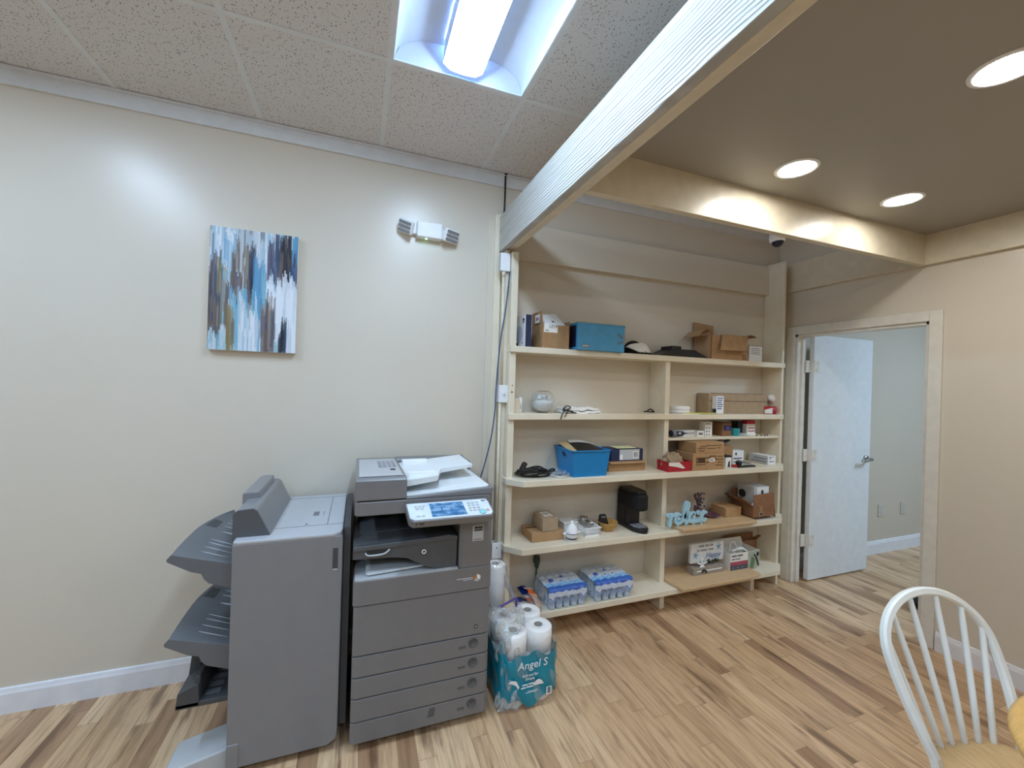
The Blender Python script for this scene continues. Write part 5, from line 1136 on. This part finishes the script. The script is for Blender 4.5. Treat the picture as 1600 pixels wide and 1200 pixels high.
# ---------------------------------------------------------------- fourth shelf, right
ZB4 = S4+.022
o = MB().prism([(2.10, -.19), (2.10, -.20), (2.13, -.318), (2.82, -.318), (2.835, -.30), (2.835, -.02), (2.10, -.02)], 'z', S4+.001, ZB4, 0, .005).build('wooden_board', 'bamboo'); tag(o, 'pale wooden board lying on the fourth shelf under the blue word sign', 'board')
def relax():
    x0 = at_y(1044, 812, -.265).x; x1 = at_y(1105, 812, -.265).x; z0 = ZB4+.012; H_ = at_y(1072, 784, -.265).z-ZB4; W_ = x1-x0
    t = thing('word_sign', 'pale blue cut-out script sign reading relax', 'sign', ((x0+x1)/2, -.25, ZB4))
    def ell(cx, cy, rx, ry, a0, a1, n=10): return [(cx+rx*math.cos(math.radians(a0+(a1-a0)*k/n)), cy+ry*math.sin(math.radians(a0+(a1-a0)*k/n))) for k in range(n+1)]
    strokes = [  # r, e, l, a, x in one flowing line, unit box
        [(.0, .44), (.045, .46), (.055, .34), (.05, .02)], [(.055, .24), (.09, .42), (.135, .47), (.165, .42)],
        [(.185, .26), (.25, .27), (.315, .36)]+ell(.255, .33, .06, .15, 20, 180, 6)+[(.20, .16), (.255, .07), (.33, .12), (.375, .24)],
        [(.375, .22), (.46, .50), (.515, .80), (.505, .93), (.465, .92), (.435, .74), (.42, .42), (.425, .16), (.46, .06), (.51, .14)],
        ell(.595, .27, .062, .185, 60, 400, 16), [(.66, .47), (.655, .26), (.665, .10), (.70, .07), (.735, .14)],
        [(.755, .42), (.80, .47), (.84, .34), (.87, .16), (.91, .07), (.965, .13)], [(.975, .44), (.93, .45), (.87, .30), (.81, .12), (.755, .07)],
        [(.04, .05), (.2, .02), (.4, .02), (.6, .02), (.8, .02), (.95, .04)]]
    m = MB(); hw = .0106
    for k, s_ in enumerate(strokes):
        if k == 8: continue
        pts = smooth_path([(x0+W_*a, 0, z0+H_*b_*.93) for a, b_ in s_], 7); n = len(pts); y0, y1 = -.268+.0004*k, -.246
        L, R = [], []
        for i, q in enumerate(pts):
            tg = (pts[min(i+1, n-1)]-pts[max(i-1, 0)]).normalized(); nn = Vector((-tg.z, 0, tg.x))*hw
            L.append(q+nn); R.append(q-nn)
        v = []
        for i in range(n): v += [(L[i].x, y0, L[i].z), (R[i].x, y0, R[i].z), (R[i].x, y1, R[i].z), (L[i].x, y1, L[i].z)]
        f = []
        for i in range(n-1):
            a = i*4; b_ = a+4
            f += [(a, b_, b_+1, a+1), (a+1, b_+1, b_+2, a+2), (a+2, b_+2, b_+3, a+3), (a+3, b_+3, b_, a)]
        f += [(0, 1, 2, 3), tuple((n-1)*4+j for j in (3, 2, 1, 0))]
        m.add(v, f)
        for e in (pts[0], pts[-1]): m.prism([(e.x+hw*math.cos(j*PI/6), e.z+hw*math.sin(j*PI/6)) for j in range(12)], 'y', y0-.0001, y1)
    m.build('script_letters', 'relax', t)
    for j in range(5): MB().box(x0+W_*(.06+.2*j)-.008, x0+W_*(.06+.2*j)+.008, -.262, -.248, ZB4, z0+.012).build('foot', 'relax', t)
relax()
p = at_y(1091, 800, -.10)
t = thing('dried_flowers', 'dusky purple dried flowers in a little pot behind the relax sign', 'flowers', (p.x, -.1, ZB4))
MB().lathe([(0, 0), (.028, 0), (.034, .05), (.036, .055), (.03, .055), (0, .05)], (p.x, -.10, ZB4), 18).build('pot', 'lilac', t)
m = MB(); rnd = random.Random(3)
for k in range(46):
    a, r_, z_ = rnd.uniform(0, 6.28), rnd.uniform(.0, .05), rnd.uniform(.07, .17); m.sphere((p.x+r_*math.cos(a), -.10+r_*math.sin(a)*.7, ZB4+z_), (.008, .008, .009), 6, 4)
m.build('blossom', 'lilac', t)
m = MB()
for k in range(9): a = k*.7; m.tube([(p.x, -.1, ZB4+.05), (p.x+.03*math.cos(a), -.1+.02*math.sin(a), ZB4+.14)], .0018, 5)
m.build('stem', 'greenery', t)
p = at_y(1108, 806, -.13); o = MB().lathe([(0, .002), (.04, 0), (.05, .003), (.075, .018), (.073, .02), (.045, .006), (0, .005)], (p.x, -.13, ZB4), 26).build('dish', mat('plum_glass', '#6b4a5e', .15)); tag(o, 'shallow plum coloured dish between the relax sign and brown box', 'dish')
x0 = at_y(1134, 800, -.2).x; x1 = at_y(1158, 800, -.2).x; h = at_y(1136, 794, -.2).z-ZB4
carton('cardboard_box', 'low closed brown box on the wooden board beside the relax sign', x0, x1, -.2, -.06, ZB4, h, 'card2', (), top=True)
x0 = at_y(1177, 800, -.262).x; x1 = at_y(1210, 800, -.262).x; h = at_y(1180, 793, -.262).z-S4
h = .085
t = carton('cardboard_box', 'open brown box holding a grey product box at the right end of the fourth shelf', x0, x1, -.262, -.06, ZB4+.001, h, 'card_dk', (('b', 88, .09),))
zt = ZB4+h
MB().slab((x1-.002, -.262, zt), (x0+.01, -.262, zt), (x0+.012, -.252, zt+.085), (x1+.004, -.252, zt+.095), .004).build('flap', 'card_dk', t)
MB().slab((x0, -.262, zt), (x0, -.06, zt), (x0-.085, -.07, zt+.06), (x0-.085, -.25, zt+.055), .004).build('flap', 'card_dk', t)
MB().slab((x1, -.06, zt-.06), (x1, -.26, zt), (x1+.02, -.255, zt-.1), (x1+.02, -.07, zt-.1), .004).build('flap', 'card_dk', t)
MB().box(x0+.065, x0+.10, -.2632, -.262, ZB4+h-.04, ZB4+h).box(x0+.062, x0+.105, -.2635, -.262, ZB4+.008, ZB4+.04, 1).box(x0+.07, x0+.082, -.264, -.2634, ZB4+.014, ZB4+.034, 2).box(x0+.086, x0+.098, -.264, -.2634, ZB4+.014, ZB4+.034, 2).build('label', ['tape', 'cardgrey', 'ink'], t)
def news(u, v): return (x0-.088+.10*u, -.245+.17*v, zt+.064-.045*u+.008*math.sin(9*v))
o = MB().grid(news, 6, 10).grid(lambda u, v: tuple(Vector(news(1-u, v))-Vector((0, 0, .003))), 6, 10).build('newspaper', 'cardgrey'); tag(o, 'sheet of newsprint hanging over the left flap of the open box', 'newspaper')
o = MB().cyl((x0+.01, -.235, zt+.004), (x0+.045, -.225, zt+.012), .014, n=14).build('paper_roll', 'white'); tag(o, 'short white roll end poking from the open box by the newsprint', 'roll')
t = thing('product_box', 'grey and white product box standing in the open brown box', 'box', ((x0+x1)/2+.02, -.16, ZB4+.006))
ya, yb, xa, xb, za, zb = -.225, -.075, x0+.05, x1-.02, ZB4+.006, at_y(1190, 759, -.2).z
MB().box(xa, xb, ya, yb, za, zb, 0, .002).build('carton', 'cop_light', t)
m = MB().box(xa+.03, xb-.002, ya-.0012, ya, zb-.075, zb-.004, 0).sphere((xa+.085, ya-.001, zb-.045), (.014, .001, .022), 14, 8, 1); m.build('printed_front', ['white', 'ink'], t); m = MB(); disc_left(m, xa-.0012, -.12, zb-.07, .032, 0); m.build('printed_picture', 'ink', t)

# ---------------------------------------------------------------- bottom shelf
def water(x0, x1, y0, y1, label, seed):
    t = thing('water_bottle_pack', label, 'water bottles', ((x0+x1)/2, (y0+y1)/2, S5), 'shrink-wrapped water bottle packs on the bottom shelf')
    nx, ny, h = 5, 5, .128; dx, dy = (x1-x0)/nx, (y1-y0)/ny; r = min(dx, dy)/2
    proto = None
    for i in range(nx):
        for j in range(ny):
            c = (x0+dx*(i+.5), y0+dy*(j+.5), S5)
            if proto is None:
                proto = MB().lathe([(0, .004), (r*.7, 0), (r*.96, .006), (r*.96, .03), (r*.86, .036), (r*.96, .042), (r*.96, .07), (r*.9, .088), (r*.45, .112), (r*.4, .116)], c, 14).build('bottle', 'bottle', t); cap = MB().lathe([(r*.46, .114), (r*.46, h-.008), (r*.4, h-.006), (0, h-.006)], c, 12).build('cap', 'white', proto)
                base = Vector(c)
            else:
                o = proto.copy(); COL.objects.link(o); o.parent = t; o.location = Vector(c)-base; q = cap.copy(); COL.objects.link(q); q.parent = o
    rnd = random.Random(seed)
    def hgt(x, y):
        u, v = (x-x0)/dx, (y-y0)/dy; return S5+h+.003+.007*math.sin(PI*(u%1))*math.sin(PI*(v%1))-.004
    def wrap(u, v):
        # v 0..1: down the front, over the top, down the back
        x = x0-.003+(x1-x0+.006)*u; s = (u*nx) % 1; bul = .010*abs(math.sin(PI*s))
        if v < .3: k = v/.3; zlow = S5+.030+.032*abs(math.cos(PI*u*nx)); return (x, y0-.003-bul*.5, zlow+(S5+h-.012-zlow)*k)
        if v < .36: k = (v-.3)/.06; return (x, y0-.003-bul*.5*(1-k)+.014*k, S5+h-.012+(hgt(x, y0+.014)-S5-h+.012)*math.sin(k*PI/2))
        k = (v-.36)/.64; y = y0+.010+(y1-y0-.045)*k; return (x, y, hgt(x, y)+.002*math.sin(31*u+11*k+seed))
    n = NT('printed_bottle_film_%d' % seed); n.set(Roughness=.16)
    tc = n.t.nodes.new('ShaderNodeUVMap'); tc.uv_map = 'wrap'
    sp = n.n('ShaderNodeSeparateXYZ'); n.l(tc.outputs[0], sp.inputs[0])
    vv = n.math('ADD', sp.outputs[1], n.math('MULTIPLY', n.math('SUBTRACT', n.noise(n.mapping(tc.outputs[0], scale=(9, 9, 1)), 1, 3), .5), .12))
    col = n.ramp(vv, [(.0, '#9fb6d6'), (.10, '#6d8fc4'), (.13, '#d5dfee'), (.27, '#c9d6ea'), (.29, '#1f55ae'), (.42, '#2f6fc4'), (.46, '#a9d2f2'), (.52, '#6ab0e6'), (.57, '#c8dcee'), (.66, '#ccd8e6'), (1.0, '#bcc8d4')])
    n.l(col, n.b.inputs['Base Color']); n.b.inputs['Coat Weight'].default_value = .6; n.b.inputs['Coat Roughness'].default_value = .1
    n.bump(n.noise(n.mapping(tc.outputs[0], scale=(26, 18, 1)), 1, 3), .5, .004)
    nu, nv = 50, 44
    o = MB().grid(wrap, nu, nv).build('printed_film', n.m, t)
    uv = o.data.uv_layers.new(name='wrap')
    for pl in o.data.polygons:
        for li in pl.loop_indices:
            vi = o.data.loops[li].vertex_index; uv.data[li].uv = ((vi//(nv+1))/nu, (vi % (nv+1))/nv)
    MB().grid(lambda u, v: (x0-.004-.05*math.sin(PI*v)*u*(.6+.4*math.sin(9*v)), y0+.02+(y1-y0-.05)*v, S5+.05+(h-.055)*(1-u*.8)+.004*math.sin(23*v+7*u)), 6, 16).build('end_film', 'film', t)
    MB().grid(lambda u, v: (x1+.004+.02*math.sin(PI*v)*u, y0+.02+(y1-y0-.05)*v, S5+.05+(h-.055)*(1-u*.8)+.004*math.sin(19*v+9*u)), 6, 16).build('end_film', 'film', t)
    q = MB(); zt_ = S5+h-.046
    q.text('PURIFIED WATER', (x0+.035, y0-.0095, zt_-.014), .0225, mi=0).build('lettering', 'inkgrey', o)
    q = MB(); yy = y0+.105; q.lathe([(0, .0006), (.016, 0.0003), (.0165, -.004)], (x0+.06, yy, S5+h+.0055), 20).lathe([(0, .0006), (.010, .0003), (.0105, -.004)], (x0+.15, yy+.035, S5+h+.0055), 16).lathe([(0, .0006), (.005, .0003), (.0055, -.004)], (x0+.12, yy-.02, S5+h+.0055), 12).lathe([(0, .0006), (.005, .0003), (.0055, -.004)], (x0+.18, yy-.02, S5+h+.0055), 12).build('printed_dot', mat('royal_blue_print', '#3f5fc4', .5), o)
water(1.135, 1.395, -.272, -.03, 'water bottle pack nearer the copier on the bottom shelf', 1)
water(1.465, 1.745, -.275, -.03, 'water bottle pack nearer the middle divider on the bottom shelf', 2)
def snack(u, v):
    a = -PI/2+PI*v; w = math.sin(PI*min(1, max(0, u)))**.6
    return (1.0+.055*math.cos(a)*(.5+.5*w)+.06*(1-u), -.265+.2*u, S5+.012+.028*(1+math.sin(a))*w+.05*u+.004*math.sin(23*u+9*v))
def bagmat():
    n = NT('snack_bag_print'); n.set(Roughness=.25)
    sp = n.n('ShaderNodeSeparateXYZ'); n.l(n.coord('Generated'), sp.inputs[0])
    f = n.math('ADD', sp.outputs[1], n.math('MULTIPLY', n.math('SUBTRACT', n.noise(n.coord('Generated'), 6, 2), .5), .15))
    c = n.ramp(f, [(0, '#b09080'), (.3, '#c9a48e'), (.36, '#d8622a'), (.52, '#d4581f'), (.55, '#e9e2e6'), (.66, '#e2dbe6'), (.7, '#2b3f93'), (1, '#26387f')], 'CONSTANT'); n.l(c, n.b.inputs['Base Color']); return n.m
o = MB().grid(snack, 30, 16).grid(lambda u, v: (1.0+.06*(1-u)+.05*(v-.5)*2*(.5+.5*math.sin(PI*u)), -.265+.2*u, S5+.003), 10, 6).build('snack_bag', bagmat())
tag(o, 'blue, white and orange printed food bag on the bottom shelf beside the bottles', 'bag')
ZB5 = S5+.022
o = MB().prism([(2.105, -.19), (2.105, -.2), (2.12, -.335), (2.80, -.335), (2.88, -.315), (2.88, -.02), (2.105, -.02)], 'z', S5+.001, ZB5, 0, .005).build('wooden_board', 'bamboo'); tag(o, 'pale wooden board lying on the bottom shelf under the beach sign', 'board')
x0 = at_y(1083, 893, -.2).x; x1 = at_y(1130, 890, -.2).x
t = thing('sign_stand', 'beach sign reading Happy on a weathered wooden block', 'sign', ((x0+x1)/2, -.17, ZB5))
MB().box(x0, x1, -.205, -.135, ZB5, ZB5+.052, 0, .002).build('block', 'greywood', t)
zb = at_y(1080, 881, -.17).z; zt = at_y(1080, 851, -.17).z; xa = at_y(1079, 866, -.17).x; xb = at_y(1130, 866, -.17).x
s = MB().box(xa, xb, -.172, -.150, zb, zt, 0, .002).build('panel', mat('distressed_white_board', '#dfe2e2', .6, var=.06, vscale=14), t)
q = MB(); f_ = -.1726; W_ = xb-xa; Hh = zt-zb
for (u0, u1, w0) in ((.24, .40, .80), (.43, .55, .80), (.58, .66, .80), (.20, .26, .58), (.30, .50, .58), (.53, .68, .58)):
    k_ = u0
    while k_ < u1-.01: q.box(xa+W_*k_, xa+W_*(k_+.02), f_-.0004, f_+.001, zb+Hh*w0, zb+Hh*(w0+.10), 0); k_ += .032
q.text('Happy', (xa+W_*.44, f_, zb+Hh*.2), .056, mi=1, shear=.35)
def star(cx, cz, r_, rot, mi):
    v = []
    for k in range(10): a = rot+k*PI/5; rr_ = r_ if k % 2 == 0 else r_*.32; v.append((cx+rr_*math.cos(a), f_-.0002, cz+rr_*math.sin(a)))
    q.add(v, [tuple(range(10))], mi)
star(xa+W_*.84, zb+Hh*.72, .034, .4, 2); star(xa+W_*.14, zb+Hh*.40, .034, .1, 2)
q.build('lettering', ['inkgrey', 'inkblue', mat('pale_aqua_print', '#7fa3b8', .7)], s)
cx, cz = xa+W_*.28, zb-.005; m = MB()
for k in range(5): a = PI/2+k*2*PI/5; m.tube([(cx, -.192, cz), (cx+.05*math.cos(a), -.196, cz+.05*math.sin(a))], [.009, .004], 8)
m.build('starfish', 'white', t)
MB().tube([(x0+.14, -.17, ZB5+.05), (x0+.14, -.165, zb+.01)], .003, 6).tube([(x0+.05, -.17, ZB5+.05), (x0+.05, -.165, zb+.01)], .003, 6).build('rod', 'chrome', t)
MB().box(x0+.03, x1-.02, -.207, -.205, ZB5+.025, ZB5+.033, 0).build('white_stripe', 'white', t)
m = MB(); rnd = random.Random(9)
for k in range(26): a = rnd.uniform(0, 6.28); cx_ = rnd.uniform(x0+.10, x1-.02); m.sphere((cx_, -.165+rnd.uniform(-.02, .02), ZB5+.06+rnd.uniform(0, .03)), (.014, .008, .007), 6, 4)
m.build('moss', 'greenery', t)
MB().tube(smooth_path([(x0+.075, -.207, ZB5+.02), (x0+.09, -.21, ZB5+.035), (x0+.11, -.209, ZB5+.03), (x0+.12, -.207, ZB5+.015)], 5), .006, 6).build('ribbon', 'blackmatte', t)
x0 = at_y(1141, 885, -.215).x; x1 = at_y(1186, 885, -.215).x; h = at_y(1143, 866, -.215).z-ZB5
t = carton('product_box', 'open appliance box with red striped front and white cord on top', x0, x1, -.215, -.06, ZB5, h, 'paper', (('b', 70, .05),), 'box')
m = MB().box(x0, x0+(x1-x0)*.6, -.2162, -.215, ZB5, ZB5+h*.28, 1).box(x0, x0+(x1-x0)*.6, -.2164, -.215, ZB5+h*.28, ZB5+h*.5, 0).box(x0+(x1-x0)*.6, x1, -.2162, -.215, ZB5, ZB5+h, 2)
m.box(x0+.012, x0+.062, -.2166, -.216, ZB5+h*.80, ZB5+h*.91, 3).box(x0+.07, x0+.125, -.2166, -.216, ZB5+h*.80, ZB5+h*.91, 3).box(x0+.012, x0+.05, -.2166, -.216, ZB5+h*.62, ZB5+h*.69, 3).box(x0+.056, x0+.10, -.2166, -.216, ZB5+h*.62, ZB5+h*.69, 3)
for k in range(3): m.box(x0+.02+k*.045, x0+.045+k*.045, -.2168, -.216, ZB5+h*.08, ZB5+h*.18, 3)
m.prism([(x0+(x1-x0)*.66, ZB5), (x0+(x1-x0)*.8, ZB5), (x0+(x1-x0)*.84, ZB5+h*.5), (x0+(x1-x0)*.72, ZB5+h*.7)], 'y', -.2168, -.216, 4).tube(smooth_path([(x1-.06, -.217, ZB5+h*.8), (x1-.035, -.217, ZB5+h*.55), (x1-.012, -.217, ZB5+.01)], 5), .006, 6, 5)
m.sphere((x1-.02, -.216, ZB5+h*.78), (.014, .0015, .018), 12, 8, 5)
m.build('printed_front', [mat('raspberry_print', '#a64a5e', .5), mat('slate_print', '#4c525c', .5), mat('pale_green_print', '#a9b5a4', .5), 'inkgrey', mat('green_print', '#5f7d55', .5), 'ink'], t)
zt = ZB5+h
t = thing('appliance_cord', 'looped white cord and handle on top of the red striped box', 'cord', ((x0+x1)/2, -.15, zt))
MB().tube(smooth_path([(x0+.06, -.15, zt-.02), (x0+.062, -.15, zt+.035), (x0+.085, -.15, zt+.062), (x0+.115, -.15, zt+.05), (x0+.13, -.155, zt+.0), (x0+.132, -.155, zt-.02)], 6), .0065, 8).build('cord', 'white', t)
MB().tube(smooth_path([(x0+.05, -.18, zt+.005), (x0+.11, -.185, zt+.018), (x0+.16, -.18, zt+.012), (x0+.20, -.185, zt-.012)], 6), [.008]*6+[.014]*7+[.011]*6, 10).build('handle', 'white', t)
MB().box(x0+.15, x0+.185, -.205, -.19, zt-.02, zt-.004, 0, .003).build('vent', 'black', t)
x0 = at_y(1135, 850, -.05).x; x1 = at_y(1174, 850, -.05).x; h = at_y(1140, 838, -.05).z-ZB5
t = carton('cardboard_box', 'dark brown open carton behind the red striped box on the bottom shelf', x0, x1+.05, -.058, -.02, ZB5, h-.05, 'card_dk', (('b', 89, .05), ('r', 20, .06)))

# ================================================================== CHAIR AND TABLE
def chair():
    O = Vector((1.845, -1.878, 0)); th = -.161
    t = thing('windsor_chair', 'white spindle-backed chair with oak seat at the round table', 'chair', O, None, th)
    a, fw, Ht, h1, lean, zs = .223, .172, .435, .274, .408, .45
    def bow(tt):
        if abs(tt) < .6: ph = PI/2*tt/.6; s = a*math.sin(ph); h = h1+(Ht-h1)*math.cos(ph)
        else: k = (1-abs(tt))/.4; s = math.copysign(fw+(a-fw)*math.sin(k*PI/2), tt); h = h1*k
        return Vector((s, lean*h, zs+h))
    pts = [bow(-1+2*i/60) for i in range(61)]; pts[0].z -= .03; pts[-1].z -= .03
    m = MB(); v = []; n = len(pts)                       # rounded-rectangular bent bow
    nrm = Vector((0, -1, lean)).normalized()
    for i, p in enumerate(pts):
        tg = (pts[min(i+1, n-1)]-pts[max(i-1, 0)]).normalized(); sd = tg.cross(nrm).normalized()
        hw, hd = .0135, .0125
        for (u, w) in ((-1, -.5), (-.6, -1), (.6, -1), (1, -.5), (1, .5), (.6, 1), (-.6, 1), (-1, .5)): v.append(tuple(p+sd*hw*u+nrm*hd*w))
    f = [(i*8+k, i*8+(k+1) % 8, (i+1)*8+(k+1) % 8, (i+1)*8+k) for i in range(n-1) for k in range(8)]+[tuple(range(8)), tuple((n-1)*8+k for k in range(8))]
    m.add(v, f, 0, False).build('bow', 'chairwhite', t, local=True)
    feet = [(-.122, .045), (-.083, .054), (-.042, .057), (0, .058), (.042, .057), (.083, .054)][:6]
    feet = [(-.118, .048), (-.071, .056), (-.024, .058), (.024, .056), (.071, .050), (.118, .040)]
    tops = [-.47, -.29, -.1, .1, .29, .47]
    for (fx, fy), tp in zip(feet, tops):
        q = bow(tp); b = Vector((fx, fy, zs-.015)); mid = b.lerp(q, .45)
        MB().tube(smooth_path([b, mid, q], 6), [.0085+.001*math.sin(PI*i/12) if i > 0 else .0085 for i in range(13)][:13], 10).build('spindle', 'chairwhite', t, local=True)
    def seat_outline(k):
        a_ = 2*PI*k/48; c, s = math.cos(a_), math.sin(a_); r = 1/(abs(c)**2.6+abs(s)**2.6)**(1/2.6)
        return (.215*c*r*(1-.06*s), -.135+.215*s*r)
    ring = [seat_outline(k) for k in range(48)]
    m = MB(); v = []
    lv = ((.93, -.036), (1.0, -.026), (1.0, -.008), (.965, 0), (.8, -.002), (.45, -.008), (.1, -.009))
    for sc, dz in lv:
        for x, y in ring: v.append((x*sc, -.135+(y+.135)*sc, zs+dz))
    f = [(i*48+k, i*48+(k+1) % 48, (i+1)*48+(k+1) % 48, (i+1)*48+k) for i in range(len(lv)-1) for k in range(48)]+[tuple(range(48))[::-1], tuple((len(lv)-1)*48+k for k in range(48))]
    m.add(v, f, 0, True).build('seat', 'oakseat', t, local=True)
    L = [((-.14, .0), (-.20, .075)), ((.14, .0), (.20, .075)), ((-.15, -.27), (-.20, -.33)), ((.15, -.27), (.20, -.33))]
    for (x0, y0), (x1, y1) in L:
        P = [Vector((x0, y0, zs-.03)).lerp(Vector((x1, y1, 0)), u) for u in (0, .1, .25, .4, .5, .6, .8, 1)]
        MB().tube(P, [.014, .016, .02, .017, .021, .019, .014, .011], 14).build('leg', 'chairwhite', t, local=True)
    for s in (-1, 1): MB().tube([(s*.178, .05, .17), (s*.18, -.13, .17), (s*.178, -.31, .17)], [.009, .014, .009], 10).build('stretcher', 'chairwhite', t, local=True)
    MB().tube([(-.18, -.13, .17), (0, -.13, .17), (.18, -.13, .17)], [.009, .013, .009], 10).build('stretcher', 'chairwhite', t, local=True)
chair()
tx, ty, tr = 1.752, -2.425, .445
t = thing('round_table', 'honey oak round table edge at the right of the picture', 'table', (tx, ty, 0))
MB().lathe([(0, -.03), (tr-.03, -.03), (tr-.006, -.024), (tr, -.012), (tr-.003, -.003), (tr-.012, 0), (0, 0)], (tx, ty, .75), 72).build('tabletop', 'oak', t)
MB().lathe([(0, .06), (.05, .06), (.055, .2), (.035, .3), (.05, .42), (.038, .6), (.06, .69), (.16, .705), (.16, .72), (0, .72)], (tx, ty, 0), 24).build('pedestal', 'chairwhite', t)
for k in range(4):
    a = PI/4+k*PI/2; c, s = math.cos(a), math.sin(a)
    MB().tube([(tx+.03*c, ty+.03*s, .17), (tx+.16*c, ty+.16*s, .12), (tx+.30*c, ty+.30*s, .028)], [.03, .03, .026], 12).build('foot', 'chairwhite', t)

# ================================================================== VIEW
w = bpy.data.worlds.new('World'); SC.world = w; w.use_nodes = True
w.node_tree.nodes['Background'].inputs[0].default_value = (.8, .85, .9, 1); w.node_tree.nodes['Background'].inputs[1].default_value = .05
vs = SC.view_settings; vs.view_transform = 'Standard'; vs.look = 'None'; vs.gamma = 1; vs.use_curve_mapping = False; vs.exposure = 1.42
SC.cycles.max_bounces = 10; SC.cycles.diffuse_bounces = 6; SC.cycles.transparent_max_bounces = 24; SC.cycles.sample_clamp_indirect = 6
